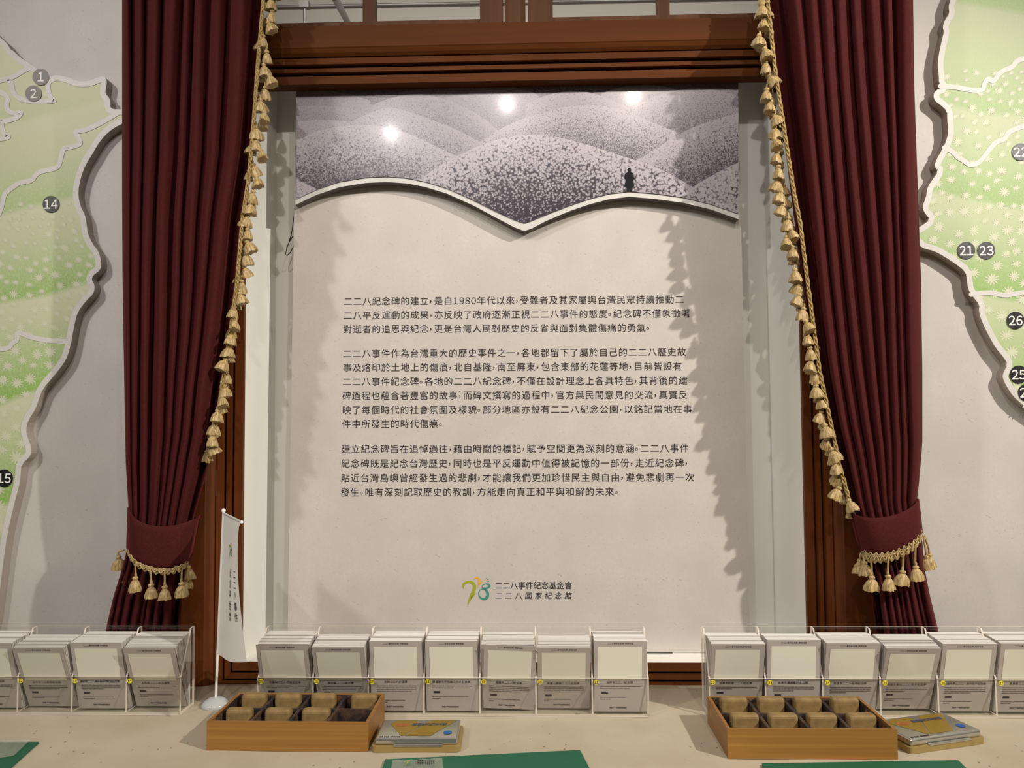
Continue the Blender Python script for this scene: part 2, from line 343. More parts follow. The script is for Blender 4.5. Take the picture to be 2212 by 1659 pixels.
def logo(sets):                    # the three-colour mark: strokes in its own 480-wide frame; returns (colour, quads)
    out = []
    def stroke(c, pts):
        q = smooth_line(pts, 2); out.append((c, ribbon([p[:2] for p in q], [p[2] for p in q])))
    stroke(0, [(292, 500, 4), (276, 455, 32), (300, 408, 36), (370, 390, 34), (432, 412, 44), (455, 462, 46), (438, 530, 46), (410, 592, 46), (378, 655, 36), (357, 705, 20), (348, 750, 2)])
    stroke(0, [(392, 640, 26), (430, 597, 18), (476, 560, 2)])
    stroke(1, [(440, 362, 4), (462, 336, 22), (498, 330, 26), (522, 362, 30), (520, 402, 28), (510, 440, 20), (497, 486, 2)])
    stroke(1, [(512, 436, 18), (560, 396, 12), (616, 354, 2)])
    def ring(cx, cy, rx, ry, rot, w0, w1, ph):
        pts, ws = [], []
        for i in range(33):
            t = 2 * PI * i / 32; x, y = rx * math.cos(t), ry * math.sin(t); pts.append((cx + x * math.cos(rot) - y * math.sin(rot), cy + x * math.sin(rot) + y * math.cos(rot))); ws.append(w0 + (w1 - w0) * (.5 + .5 * math.cos(t - ph)))
        out.append((2, ribbon(pts, ws)))
    ring(618, 457, 56, 32, -.12, 9, 30, .4); ring(580, 574, 66, 78, -.35, 11, 44, .9)
    for x, y, a in ((628, 341, 6), (648, 358, 9), (655, 384, 11)):
        out.append((2, ribbon([(x - a, y + a * .35), (x + a, y - a * .35)], a * 1.3)))
    return out
LOGO = logo(None)
def put_logo(name, put, parent):
    mb = MB()
    for c, qs in LOGO:
        for q in qs: mb.add([put(*p) for p in q], [(0, 1, 2, 3)], c)
    return obj(name, mb, ['logo_green', 'logo_orange', 'logo_teal'], parent)

# ================================================================== THE SETTING
def struct(name, mb, mats, parent=None):
    o = obj(name, mb, mats, parent)
    if not parent: o['kind'] = 'structure'
    return o
struct('floor', MB().box(-3.2, 3.2, -3.6, 3.0, -.05, 0), 'room_floor')
struct('ceiling', MB().box(-3.2, 3.2, -3.6, 3.0, 3.3, 3.35), 'room_white')
struct('wall_left', MB().box(-3.25, -3.2, -3.6, 3.0, 0, 3.3), 'room_white'); struct('wall_right', MB().box(3.2, 3.25, -3.6, 3.0, 0, 3.3), 'room_white')
struct('wall_back', MB().box(-3.2, 3.2, -3.65, -3.6, 0, 3.3), 'room_white')
struct('wall_corridor', MB().box(-3.2, 3.2, 2.95, 3.0, 0, 3.3), 'room_white')
JW, ZHEAD = .07, ZTOP + .125       # wall opening is hidden under the casing
mb = MB(); ZTR = ZTOP + .9
mb.box(-3.2, XL - JW, YW, YW + .12, 0, 3.3); mb.box(XR + JW, 3.2, YW, YW + .12, 0, 3.3)
mb.box(XL - JW, XR + JW, YW, YW + .12, 0, ZB - .03); mb.box(XL - JW, XR + JW, YW, YW + .12, ZTR, 3.3)
struct('wall_front', mb, 'wall_paper')
XJL, XJR, YNB = P(594, 900, 1.79).x, P(1662, 900, 1.79).x, 1.792
# white plastered niche: back, two splayed jambs, ledge
struct('wall_niche', MB().box(XJL - .02, XJR + .02, YNB, YNB + .02, ZB - .03, ZTOP + .13), 'plaster')
def jamb(x0, x1, sgn):
    mb = MB(); pts = []
    for k in range(9):
        t = k / 8; e = t * t * .35 + t * .65; pts.append((x0 + (x1 - x0) * e, YF + .004 + (YNB - YF) * t))
    a = [Vector((x, y, ZB)) for x, y in pts]; b = [Vector((x, y, ZTOP + .06)) for x, y in pts]
    mb.grid([a, b], 0, True); mb.add([a[0], b[0], (x0 - sgn * .012, YF + .004, ZTOP + .06), (x0 - sgn * .012, YF + .004, ZB)], [(0, 1, 2, 3)])
    return mb
struct('trim_1', jamb(XL - .002, XJL, 1), 'plaster'); struct('trim_2', jamb(XR + .002, XJR, -1), 'plaster')
struct('trim_3', MB().box(XL - .002, XR + .002, YF + .003, YNB, ZB - .014, ZB), 'plaster')
# varnished window frame: one reeded profile around four sides, transom lights above
PROF = [(.001, .034), (.001, 0), (.019, 0), (.0195, .012), (.0245, .012), (.025, -.006), (.034, -.006), (.0345, .008), (.039, .008), (.0395, -.014), (.052, -.016), (.0525, -.011), (.054, -.011), (.0545, -.018), (.060, -.024), (.068, -.028), (.070, -.030)]
def casing(side, wide):
    pr = PROF + [(wide, -.030), (wide, .038)]; mb = MB(); rows = []
    for s, h in pr:
        y = YF + h; tb, tt = min(s, .115), min(s, .115)
        if side == 'L': r = [(XL - s, y, max(ZB - s, ZT - .3)), (XL - s, y, ZTOP + (s if wide < .15 else s))]
        if side == 'R': r = [(XR + s, y, ZB - s), (XR + s, y, ZTOP + s)]
        if side == 'T': r = [(XL - s, y, ZTOP + s), (XR + s, y, ZTOP + s)]
        if side == 'B': r = [(XL - s, y, ZB - s), (XR + s, y, ZB - s)]
        rows.append(r)
    mb.grid(rows, 0, False); return mb
win = bpy.data.objects.new('window_1', None); COL.objects.link(win); win['kind'] = 'structure'
obj('casing', casing('L', .205), 'frame_v', win); obj('casing', casing('R', .205), 'frame_v', win)
obj('head_rail', casing('T', .117), 'frame_h', win); obj('bottom_rail', casing('B', .14), 'frame_h', win)
# casing continues up beside the transom
for x0, x1 in ((XL - .205, XL - .04), (XR + .04, XR + .205)): obj('upper_casing', MB().box(x0, x1, YF - .0302, YF + .03, ZTOP + .117, ZTR + .05), 'frame_v', win)
zr0 = ZTOP + .117
def zz(py, Y=1.665): return P(1106, py, Y).z
zr1 = zz(42)
for xa, xb, xs0, xs1, xm0, xm1 in ((XL - .04, P(1086, 30, 1.66).x, P(1037, 30, 1.66).x, P(1086, 30, 1.66).x, P(783, 20, 1.66).x, P(809, 20, 1.66).x), (P(1140, 30, 1.66).x, XR + .04, P(1140, 30, 1.66).x, P(1194, 30, 1.66).x, P(1421, 20, 1.66).x, P(1447, 20, 1.66).x)):
    mb = MB(); mb.box(xa, xb, 1.66, 1.69, zr0 - .01, zr1); mb.box(xs0, xs1, 1.655, 1.69, zr0 - .01, ZTR); mb.box(xm0, xm1, 1.662, 1.69, zr1, ZTR)
    xo = (xa, xa + .045) if xa < 0 and xs0 > xa + .1 else (xb - .045, xb); mb.box(xo[0], xo[1], 1.657, 1.69, zr0 - .01, ZTR); mb.box(xa, xb, 1.66, 1.69, ZTR - .05, ZTR)
    s = obj('transom_sash', mb, 'sash', win); obj('glass_pane', MB().box(xa + .02, xb - .02, 1.672, 1.675, zr1 - .005, ZTR - .03), 'pane', s)
obj('centre_post', MB().box(P(1090, 30, 1.67).x, P(1135, 30, 1.67).x, 1.668, 1.70, zr0 - .01, ZTR), 'sash', win)
# pipes under the ceiling of the space behind the transom
def top(name, mb, mats, label, cat, group=None, kind=None):
    o = obj(name, mb, mats); o['label'] = label; o['category'] = cat
    if group: o['group'] = group
    if kind: o['kind'] = kind
    return o
a, b = P(560, 17, 2.86), P(1650, -3, 2.86); top('conduit_pipe', MB().tube([a + (a - b) * 1.0, b + (b - a) * 1.0], .0085, 10), 'pipe', 'thin grey pipe running level behind the transom lights', 'pipe')
a, b = P(722, -8, 2.30), P(752, 52, 2.9); top('sloping_pipe', MB().tube([a, P(752, 50, 2.945)], .012, 10), 'pipe', 'grey pipe slanting across the left transom light', 'pipe')
a = P(658, 10, 2.84); top('pipe_hanger', MB().tube([a, a - Vector((0, -.005, .14))], .006, 8).box(a.x - .018, a.x + .018, a.y - .012, a.y + .012, a.z - .014, a.z + .01), 'pipe', 'small metal pipe hanger seen through the left transom light', 'hanger')

# ================================================================== CENTRAL TEXT PANEL
def pp(px, py, off=0.0): return HIT(px, py, PO + PN * off, PN)
panel = thing('exhibition_panel', 'tall pale text panel with grey hills print leaning in the window niche', 'panel', (0, YPB, ZB))
panel_inv = Matrix.Translation((0, -YPB, -ZB))
def pobj(name, mb, mats, **k):
    mb.v = [tuple(Vector(v) - Vector((0, YPB, ZB))) for v in mb.v]; return obj(name, mb, mats, panel, **k)
c4 = [pp(640, 150), pp(1594, 150), pp(1620, 1409), pp(621, 1403)]
zmin = ZB + .0005
pobj('panel_board', MB().prism(c4, [q - PN * .014 for q in c4], 0, 1), ['panel_paper', 'rim'])
for x in (-.35, .3): pobj('panel_foot', MB().box(x, x + .08, YPB + .003, YPB + .012, ZB, ZB + .03), 'rim')
RIM = [(638, 430), (660, 419), (684, 408), (734, 391), (791, 382), (835, 380), (878, 383), (919, 391), (965, 405), (1023, 431), (1075, 457), (1113, 474), (1133, 481), (1150, 475), (1178, 463), (1230, 443), (1274, 428), (1317, 417), (1360, 412), (1418, 417), (1476, 425), (1534, 439), (1597, 461)]
RIMB = [(x, y + 13 + (5 if abs(x - 1133) < 25 else 2 if abs(x - 1133) < 70 else 0)) for x, y in RIM]
rt = resample(RIM, 120); rb = resample(RIMB, 120)
out = [(640, 150), (1594, 150)] + [p for p in rb[::-1]]
out[2] = (1596, out[2][1])
front = [pp(x, y, HT) for x, y in out]; back = [q - PN * (HT - .0005) for q in front]
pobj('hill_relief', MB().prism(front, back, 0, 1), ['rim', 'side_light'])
# hills, back to front
HILLS = [
 (1.0, [(640, 150), (1596, 150)], 0.6), (.95, [(640, 191), (700, 194), (760, 204), (800, 218)], .3), (.95, [(860, 200), (960, 183), (1060, 178), (1100, 186), (1130, 196)], .3),
 (.85, [(738, 223), (762, 214), (790, 218), (810, 230)], .3), (.9, [(1320, 200), (1360, 185), (1420, 182), (1465, 194)], .4), (.85, [(1450, 196), (1520, 186), (1594, 196)], .4),
 (.8, [(640, 230), (699, 227), (757, 234), (800, 245)], .5), (.75, [(955, 213), (985, 205), (1010, 204), (1060, 206), (1090, 215), (1120, 235)], .5), (.75, [(1012, 196), (1040, 190), (1066, 187), (1110, 187), (1156, 200), (1170, 215)], .5),
 (.65, [(806, 226), (850, 209), (899, 202), (936, 207), (980, 220), (1034, 246), (1080, 285)], .7), (.7, [(1298, 203), (1330, 190), (1360, 185), (1418, 182), (1465, 195), (1480, 200)], .5),
 (.55, [(1135, 226), (1178, 205), (1230, 196), (1279, 199), (1331, 220), (1362, 235)], .7), (.5, [(1364, 233), (1418, 205), (1476, 192), (1520, 190), (1563, 197), (1597, 209)], .8),
 (.5, [(640, 262), (700, 258), (757, 262)], .5), (.45, [(640, 290), (740, 272), (785, 250), (820, 235), (849, 231), (893, 245), (965, 269), (1034, 305), (1060, 320)], .9),
 (.35, [(1034, 308), (1081, 278), (1124, 257), (1200, 236), (1216, 231), (1274, 226), (1331, 232), (1389, 255), (1430, 272), (1467, 288), (1490, 300)], 1.0),
 (.25, [(1370, 348), (1400, 333), (1467, 289), (1520, 266), (1563, 252), (1597, 244)], 1.0),
 (.2, [(640, 302), (690, 281), (748, 270), (806, 270), (849, 278), (893, 292), (936, 314), (988, 337), (1010, 350)], 1.1),
 (.05, [(1496, 404), (1548, 373), (1597, 350)], .6), (.0, [(890, 400), (919, 379), (965, 347), (1034, 315), (1081, 299), (1124, 292), (1155, 291), (1201, 295), (1262, 310), (1331, 333), (1375, 347), (1433, 367), (1496, 404), (1534, 425), (1597, 457)], 1.15),
 (.1, [(640, 387), (684, 408), (700, 414)], .4)]
mb = MB(); below, haze = [], []
rimx = [(x, y) for x, y in RIM]
for k, (hz_, cr, dk) in enumerate(HILLS):
    cr = smooth_line(cr, 2); n = max(6, int((cr[-1][0] - cr[0][0]) / 7)); cols = []
    for i in range(n + 1):
        x = cr[0][0] + (cr[-1][0] - cr[0][0]) * i / n; x = min(max(x, 640.5), 1595); y = yinterp(cr, x); yb = yinterp(rimx, x) + 1.5
        yb = max(min(yb, y + 300), y); col = []
        for j in range(7):
            yy = y + (yb - y) * (j / 6) ** 1.3; col.append(pp(x, yy, HT + .0003 + .00012 * k)); below.append(min(1, (yy - y) / (62 + 110 * (1 - hz_))) * dk); haze.append(hz_)
        cols.append(col)
    mb.grid(cols, 0, False)
hp = pobj('hill_print', mb, 'hill')
for nm, dat in (('below', below), ('haze', haze)):
    at = hp.data.attributes.new(nm, 'FLOAT', 'POINT'); at.data.foreach_set('value', dat)
# little man in a long coat printed on the hill line
man = [(1354, 413), (1353, 403), (1349, 402), (1352, 388), (1348, 385), (1350, 376), (1355, 372), (1357, 370), (1355, 366), (1358, 363), (1362, 364), (1364, 368), (1362, 371), (1368, 374), (1370, 385), (1368, 388), (1370, 402), (1366, 404), (1366, 413), (1361, 413), (1360, 405), (1359, 413)]
pobj('figure_print', MB().add([pp(x, y, HT + .0035) for x, y in man], [list(range(len(man)))]), 'figure_ink', label='dark printed figure in a long coat')
LINES = [(741.5, 651, 1479, 646.5), (741, 681.4, 1493, 676.5), (741, 710.9, 1407, 707.8), (740, 764, 1484, 760), (740, 794, 1475, 791), (739, 824.5, 1487, 821.5), (738.6, 854.8, 1487, 852.5), (738.6, 885.7, 1497, 883.4), (738, 916, 959, 915), (737, 970, 1490, 968), (736, 1001, 1490, 1000), (735.5, 1032.5, 1502, 1031), (735, 1063.5, 1339, 1062)]
for lo, hi in ((0, 3), (3, 9), (9, 13)):
    mb = MB()
    for s, (x0, y0, x1, y1) in list(zip(TEXT, LINES))[lo:hi]:
        a, b = pp(x0, y0, .0006), pp(x1, y1, .0006); u = (b - a).normalized(); vv = (PV - u * PV.dot(u)).normalized()
        text_line(mb, s, lambda x, y, a=a, u=u, vv=vv: a + u * x + vv * y, .0206, (b - a).length)
    pobj('text_paragraph', mb, 'black')
def lp(x, y): return pp(960 + x / 6.9125, 1200 + y / 6.9125, .0006)
mb = MB()
for c, qs in LOGO:
    for q in qs: mb.add([lp(*p) for p in q], [(0, 1, 2, 3)], c)
pobj('logo_mark', mb, ['logo_green', 'logo_orange', 'logo_teal'])
mb = MB(); a, b = lp(752, 447), lp(1912, 456); text_line(mb, '二二八事件紀念基金會', lambda x, y: a + PU * x + PV * y + (b - a) * 0, .0176, (b - a).length, 0, .002)
a2, b2 = lp(735, 600), lp(1925, 608); text_line(mb, '二二八國家紀念館', lambda x, y: a2 + PU * x + PV * y, .0160, (b2 - a2).length, 0, 0, .12)
pobj('logo_lettering', mb, 'black')

# ================================================================== MAP RELIEFS ON THE WALL
YM = YW - .024
def inside(p, poly):
    r = False; n = len(poly)
    for i in range(n):
        (x1, y1), (x2, y2) = poly[i], poly[(i + 1) % n]
        if (y1 > p[1]) != (y2 > p[1]) and p[0] < (x2 - x1) * (p[1] - y1) / (y2 - y1) + x1: r = not r
    return r
def relief(label, outline, lines, badges, prmat, flower_zone, orient, nfl):
    t = thing('relief_map_board', label, 'wall map', (0, YM, ZC)); o3 = Vector((0, YM, ZC))
    def q(px, py, off=0): return P(px, py, YM - off) - o3
    fr = [q(*p) for p in outline]; bk = [v + Vector((0, .0235, 0)) for v in fr]
    board = MB().prism(fr, bk, 0, 1)
    mb = MB(); n = len(outline); inner = []
    for i in range(n):
        a, b = outline[i - 1], outline[(i + 1) % n]; dx, dy = b[0] - a[0], b[1] - a[1]; l = math.hypot(dx, dy) or 1
        inner.append((outline[i][0] - dy / l * 6.2 * orient, outline[i][1] + dx / l * 6.2 * orient))
    def stroke(pl, hw, off):
        for a, b in zip(pl, pl[1:]):
            for r in ribbon([a, b], hw * 2): mb.add([q(*p, off) for p in r], [(0, 1, 2, 3)])
        for i, a in enumerate(pl): mb.add([q(a[0] + hw * math.cos(k * PI / 5), a[1] + hw * math.sin(k * PI / 5), off + .00001 * (1 + i % 5)) for k in range(10)], [list(range(10))])
    stroke(inner + inner[:1], 6, .0008)
    for ln in lines:
        pl = smooth_line(ln, 2)
        stroke(pl, 5.2, .0009)
    obj('boundary_lines', mb, 'rim', t)
    mb = board; k = 0; x0, x1, y0, y1 = flower_zone; tries = 0; done = []
    while k < nfl and tries < 12000:
        tries += 1; cx, cy = random.uniform(x0, x1), random.uniform(y0, y1)
        if not inside((cx, cy), outline) or random.random() > .25 + .75 * (cy - y0) / (y1 - y0): continue
        if not inside((cx + 17 * orient, cy), outline): continue
        rr = random.uniform(6, 10.5) + 9 * max(0, (cy - y0)) / 600
        if any(math.hypot(cx - a, cy - b) < (rr + c_) * .98 for a, b, c_ in done): continue
        done.append((cx, cy, rr)); np_ = 11; pts = []; ph = random.random() * 6; fl = random.uniform(.65, 1)
        for i in range(np_ * 3):
            a = 2 * PI * i / (np_ * 3) + ph; r_ = rr * (1.0 if i % 3 == 1 else .86 if i % 3 == 0 else .42) * random.uniform(.88, 1.08); pts.append(q(cx + r_ * math.cos(a), cy + r_ * fl * math.sin(a), .0003))
        pts.append(q(cx, cy, .0003)); m_ = len(pts) - 1; mb.add(pts, [(i, (i + 1) % m_, m_) for i in range(m_)], 2); k += 1
    obj('map_board', board, [prmat, 'board_side', 'flower'], t)
    for num, bx, by, br, bm_ in badges:
        mb = MB(); pts = [q(bx + br * math.cos(2 * PI * i / 40), by + br * math.sin(2 * PI * i / 40),   .0020) for i in range(40)]; mb.add(pts, [list(range(40))])
        bd = obj('number_badge', mb, bm_, t); mb = MB(); c = q(bx, by, .0024)
        digits(mb, num, lambda x, y: c + Vector((x, 0, y)), .0205); obj('badge_number', mb, 'white_ink', bd)
    return t
OL = [(-520, -330), (-300, -190), (-160, -80), (-70, 10), (-30, 52), (0, 81), (15, 93), (23, 107), (29, 110), (42, 123), (60, 135), (81, 148), (95, 160), (104, 169), (111, 165), (120, 162), (130, 163), (147, 167), (163, 174), (179, 176), (195, 174), (212, 167), (223, 164), (230, 171), (231, 182), (228, 195), (228, 203), (236, 211), (239, 221), (238, 231), (244, 236), (262, 236), (300, 232),
      (305, 255), (275, 263), (260, 269), (244, 278), (228, 291), (212, 311), (203, 327), (185, 356), (174, 385), (169, 414), (171, 434), (176, 450), (184, 464), (188, 489), (189, 503), (200, 527), (214, 544), (219, 567), (218, 582), (200, 596), (198, 605), (205, 616), (203, 634), (185, 651), (168, 674), (161, 700), (155, 735), (148, 764), (139, 784), (116, 813), (93, 839), (84, 862), (78, 882), (61, 908), (56, 929), (61, 949), (68, 966), (67, 984), (46, 1004), (45, 1024), (43, 1044), (29, 1096), (17, 1148), (9, 1200), (3, 1250), (-2, 1290), (-12, 1360), (-34, 1430), (-520, 1430)]
LL = [[(65, 146), (49, 153), (33, 164), (15, 171), (-10, 176)], [(15, 173), (26, 182), (27, 198), (37, 211), (57, 218), (91, 220), (117, 217)], [(114, 218), (105, 202), (103, 184), (108, 170)], [(-10, 198), (10, 203), (18, 213), (13, 228), (18, 241), (33, 246), (47, 240), (41, 252), (24, 259), (-10, 264)], [(2, 262), (6, 284), (12, 292), (22, 296), (-10, 302)],
      [(254, 244), (228, 260), (203, 273), (179, 283), (160, 283), (175, 306), (171, 313), (147, 319), (136, 321), (132, 339), (127, 359), (116, 365), (87, 370), (75, 379), (69, 391), (41, 394), (23, 408), (9, 417), (3, 451), (-10, 475)], [(-10, 756), (20, 752), (26, 741), (38, 735), (36, 715), (58, 726), (95, 735), (149, 738)]]
relief('pale green relief map with badges 1, 2, 14 and 15 beside the left curtain', smooth_line(OL, 1, True), LL, [('1', 88, 166, 18, 'badge_fog'), ('2', 72, 202, 17.5, 'badge_fog'), ('14', 110, 441, 18, 'badge_grey'), ('15', 9, 1033, 19, 'badge_black')], 'map_left', (-260, 205, 440, 1200), 1, 460)
OR = [(2750, -420), (2130, -420), (2100, -240), (2075, -50), (2058, -15), (2050, 8), (2049, 17), (2051, 29), (2041, 43), (2036, 58), (2039, 69), (2035, 84), (2028, 116), (2025, 142), (2028, 162), (2028, 179), (2036, 189), (2023, 194), (2016, 203), (2018, 217), (2032, 227), (2046, 240), (2046, 260), (2048, 278), (2048, 289), (2041, 313), (2023, 344), (2018, 360), (2028, 369), (2012, 391), (2003, 405), (2000, 428), (1992, 446), (1997, 460), (2010, 474), (1989, 489), (1970, 500), (1968, 515), (1980, 524), (1994, 537), (2018, 542), (2041, 555), (2064, 570), (2086, 587), (2089, 608), (2091, 625), (2102, 642), (2116, 658), (2114, 674), (2122, 697), (2136, 726), (2151, 752), (2168, 772), (2177, 787), (2166, 807), (2166, 819), (2177, 839), (2188, 856), (2212, 877), (2260, 910), (2300, 945), (2360, 1030), (2420, 1080), (2520, 1190), (2600, 1240), (2750, 1260)]
LR = [[(2032, 186), (2064, 188), (2122, 199), (2127, 179), (2136, 168), (2146, 178), (2159, 156), (2188, 145), (2194, 133), (2212, 126), (2260, 112)], [(2040, 319), (2058, 327), (2070, 341), (2081, 346), (2096, 358), (2116, 352), (2139, 321), (2151, 307), (2171, 301), (2177, 286), (2194, 279), (2212, 272), (2260, 258)], [(2098, 636), (2139, 631), (2171, 639), (2194, 634), (2240, 628)]]
relief('pale green relief map with badges 21 to 26 beside the right curtain', smooth_line(OR, 1, True), LR, [('22', 2205, 328, 18.5, 'badge_grey'), ('21', 2087.5, 541, 19, 'badge_grey'), ('23', 2131, 541, 19, 'badge_grey'), ('26', 2194, 692, 19, 'badge_black'), ('25', 2201, 809, 19.5, 'badge_black'), ('24', 2219, 848, 19.5, 'badge_black')], 'map_right', (2000, 2480, 150, 900), -1, 330)

# ================================================================== CURTAINS
YC = 1.559
def fold_curtain(le, re, bounds, amps, y_top, y_bot, lead):
    """le/re: left and right outline (x, y in the photograph); bounds: fold limits 0..1; returns the grid"""
    rows = []; n = 26
    us = []
    for a, b in zip(bounds, bounds[1:]): us += [(a + (b - a) * i / 9, i / 9, k) for k, i in [(bounds.index(a), i) for i in range(9)]]
    us.append((1.0, 1.0, len(bounds) - 2))
    ys = [y_top + (y_bot - y_top) * i / 90 for i in range(91)]
    for y in ys:
        xl, xr = interp(le, y), interp(re, y); row = []
        sq = 1.0 if y < 900 else max(.55, 1 - (y - 900) / 450) if y < 1150 else min(1, .55 + (y - 1150) / 350)
        for u, t, k in us:
            A = amps[k] * sq * 1.45; wob = .003 * math.sin(y * .006 + k * 1.7)
            if k == lead[0]:
                tt = t if lead[1] > 0 else 1 - t; off = .06 * sq * abs(math.sin(PI * tt)) ** .7 - .004 * tt
            else: off = -A * (abs(math.sin(PI * t)) ** .6) + A * .6
            sh = .18 * math.sin(PI * t) * math.sin(y * .004 + k) * (bounds[k + 1] - bounds[k])
            p = P(xl + (xr - xl) * (u + sh), y, YC + off + wob); row.append(p)
        rows.append(row)
    return rows
def norm(b): return [(x - b[0]) / (b[-1] - b[0]) for x in b]
CL_L = [(266, -420), (265, 0), (265, 200), (265, 400), (266, 600), (268, 720), (271, 900), (273, 1000), (279, 1100), (276, 1185), (266, 1225), (246, 1290), (230, 1360), (214, 1470)]
CL_R = [(593, -420), (571, 0), (560, 150), (545, 330), (522, 470), (508, 620), (496, 720), (476, 850), (465, 940), (440, 1040), (420, 1110), (402, 1200), (397, 1235), (391, 1300), (388, 1355), (386, 1470)]
CR_L = [(1621, -420), (1658, 0), (1675, 150), (1695, 300), (1715, 460), (1736, 620), (1763, 800), (1789, 920), (1812, 1000), (1836, 1090), (1860, 1190), (1880, 1250), (1892, 1360), (1898, 1470)]
CR_R = [(1968, -420), (1971, 0), (1974, 200), (1982, 430), (1988, 600), (1991, 800), (1991, 960), (1984, 1040), (1979, 1085), (1990, 1160), (1996, 1230), (2008, 1290), (2025, 1360), (2050, 1470)]
BL = norm([265, 284, 313, 350, 396, 420, 455, 492, 541, 571]); BR = norm([1659, 1699, 1733, 1768, 1801, 1836, 1868, 1905, 1926, 1970])
def tassel_mesh(seed):
    rr = random.Random(seed); mb = MB(); mb.tube([(0, 0, .0), (.001, 0, -.004), (0, .001, -.008)], [.0016, .0022, .002], 6)
    mb.lathe([(.0012, -.0065), (.0042, -.0075), (.0052, -.0098), (.0040, -.0122), (.0030, -.0130)], (0, 0, 0), 12)
    n = 26; pts = []
    jit = [rr.uniform(.85, 1.15) for _ in range(n)]; jl = [rr.uniform(-.0022, .0012) for _ in range(n)]
    for t, r_ in ((0, .0030), (.12, .0062), (.3, .0088), (.55, .0106), (.8, .0120), (1, .0122)):
        z = -.0122 - .0195 * t
        pts.append([(r_ * (1 + (.11 if j % 2 else -.08) * min(1, t * 2.5)) * (1 + (jit[j] - 1) * t) * math.cos(2 * PI * j / n), r_ * .8 * (1 + (.11 if j % 2 else -.08) * t) * math.sin(2 * PI * j / n), z + jl[j] * t) for j in range(n)])
    mb.grid(pts, 0, True, True); mb.add(pts[-1], [list(range(n))]); return mb
TAS = []
for sd in (1, 2, 3, 4):
    me_o = obj('tassel', tassel_mesh(sd), 'gold'); TAS.append(me_o.data); bpy.data.objects.remove(me_o)
def add_tassels(parent, spots, Y, k=1.0, tilt=0, org=Vector((0, 0, 0)), rise=18):
    for i, (x, y) in enumerate(spots):
        o = bpy.data.objects.new('tassel', TAS[random.randrange(4)]); COL.objects.link(o); o.parent = parent
        yy = Y(i) if callable(Y) else Y
        o.location = P(x, y - rise * k, yy + random.uniform(-.004, .004)) - org; s = k * random.uniform(.9, 1.06); o.scale = (s, s, s)
        o.rotation_euler = (random.uniform(-.15, .15), tilt + random.uniform(-.22, .22), random.uniform(0, 6))
def braid_mesh(pts, w, Y):
    """flat gimp with a cord twisted along it; pts in the photograph, Y(i) depth"""
    mb = MB(); n = len(pts); rows = []
    for i in range(n):
        a, b = pts[max(i - 1, 0)], pts[min(i + 1, n - 1)]; dx, dy = b[0] - a[0], b[1] - a[1]; l = math.hypot(dx, dy) or 1; nx, ny = -dy / l, dx / l; row = []
        for j, (s, d) in enumerate(((-.5, .003), (-.42, -.001), (-.1, -.003), (.25, -.003), (.45, -.001), (.5, .003))):
            ww = w * (1 + (.16 * math.sin(i * 1.1) if s < 0 else 0)); row.append(P(pts[i][0] + nx * s * ww, pts[i][1] + ny * s * ww, Y(i) + d))
        rows.append(row)
    mb.grid(rows, 0, True)
    for ph in (0, PI):
        path = [P(pts[i][0] + math.sin(i * 1.1 + ph) * w * .33, pts[i][1], Y(i) - .004 - .0014 * math.cos(i * 1.1 + ph)) for i in range(n)]; mb.tube(path, .0013, 5)
    return mb
def curtain(label, le, re, bounds, amps, lead, edge, tspots, side):
    t = thing('curtain', label, 'curtain', (0, YC, ZT)); o3 = Vector((0, YC, ZT))
    rows = fold_curtain(le, re, bounds, amps, -400, 1476, lead)
    for r in rows:
        for p in r: p.z = max(p.z, ZT + .002)
    mb = MB(); mb.grid([[p - o3 for p in r] for r in rows], 0, True); dr = obj('drape', mb, 'velvet', t)
    md = dr.modifiers.new('thickness', 'SOLIDIFY'); md.thickness = .0025; md.offset = 0
    yy = lambda i: YC - .009
    bp = resample([p for p in edge], 260); mb = braid_mesh(bp, 9, yy); mb.v = [tuple(Vector(v) - o3) for v in mb.v]; obj('gold_braid', mb, 'braid', t)
    add_tassels(t, tspots, YC - .007, 1.1, -.25 if side == 'L' else .25, o3, 16)
    k = 7 if side == 'R' else -6
    add_tassels(t, [(x + k, y + 13) for x, y in tspots[::1 if side == 'R' else 2]], YC + .014, .95, 0, o3, 16); return t
TL = [(590, -22), (586, 3), (589, 30), (576, 57), (569, 84), (576, 118), (569, 147), (579, 172), (573, 195), (561, 222), (571, 251), (552, 280), (554, 305), (562, 335), (544, 362), (552, 391), (549, 420), (543, 447), (536, 474), (535, 503), (529, 529), (530, 555), (524, 584), (521, 613), (515, 642), (508, 670), (508, 699), (502, 726), (496, 755), (492, 783), (489, 810), (484, 839), (479, 865), (471, 894), (464, 920), (458, 945), (452, 968)]
TR = [(1642, -12), (1647, 16), (1651, 50), (1641, 84), (1649, 113), (1654, 139), (1656, 171), (1657, 200), (1665, 227), (1667, 255), (1672, 282), (1670, 310), (1680, 337), (1682, 366), (1685, 394), (1689, 421), (1695, 451), (1703, 477), (1706, 504), (1699, 521), (1709, 540), (1717, 589), (1729, 616), (1730, 645), (1737, 673), (1737, 702), (1744, 729), (1748, 758), (1753, 785), (1761, 811), (1761, 840), (1772, 866), (1777, 897), (1779, 924), (1790, 953), (1792, 977), (1802, 1006), (1813, 1030), (1818, 1061), (1829, 1087)]
curtain('burgundy curtain tied back left of the text panel', CL_L, CL_R, BL, [.03, .03, .032, .04, .028, .034, .034, .036, .03], (8, 1), [(580, -60), (569, 0), (556, 150), (549, 250), (538, 380), (524, 470), (511, 620), (497, 720), (478, 850), (462, 940), (448, 1000)], TL, 'L')
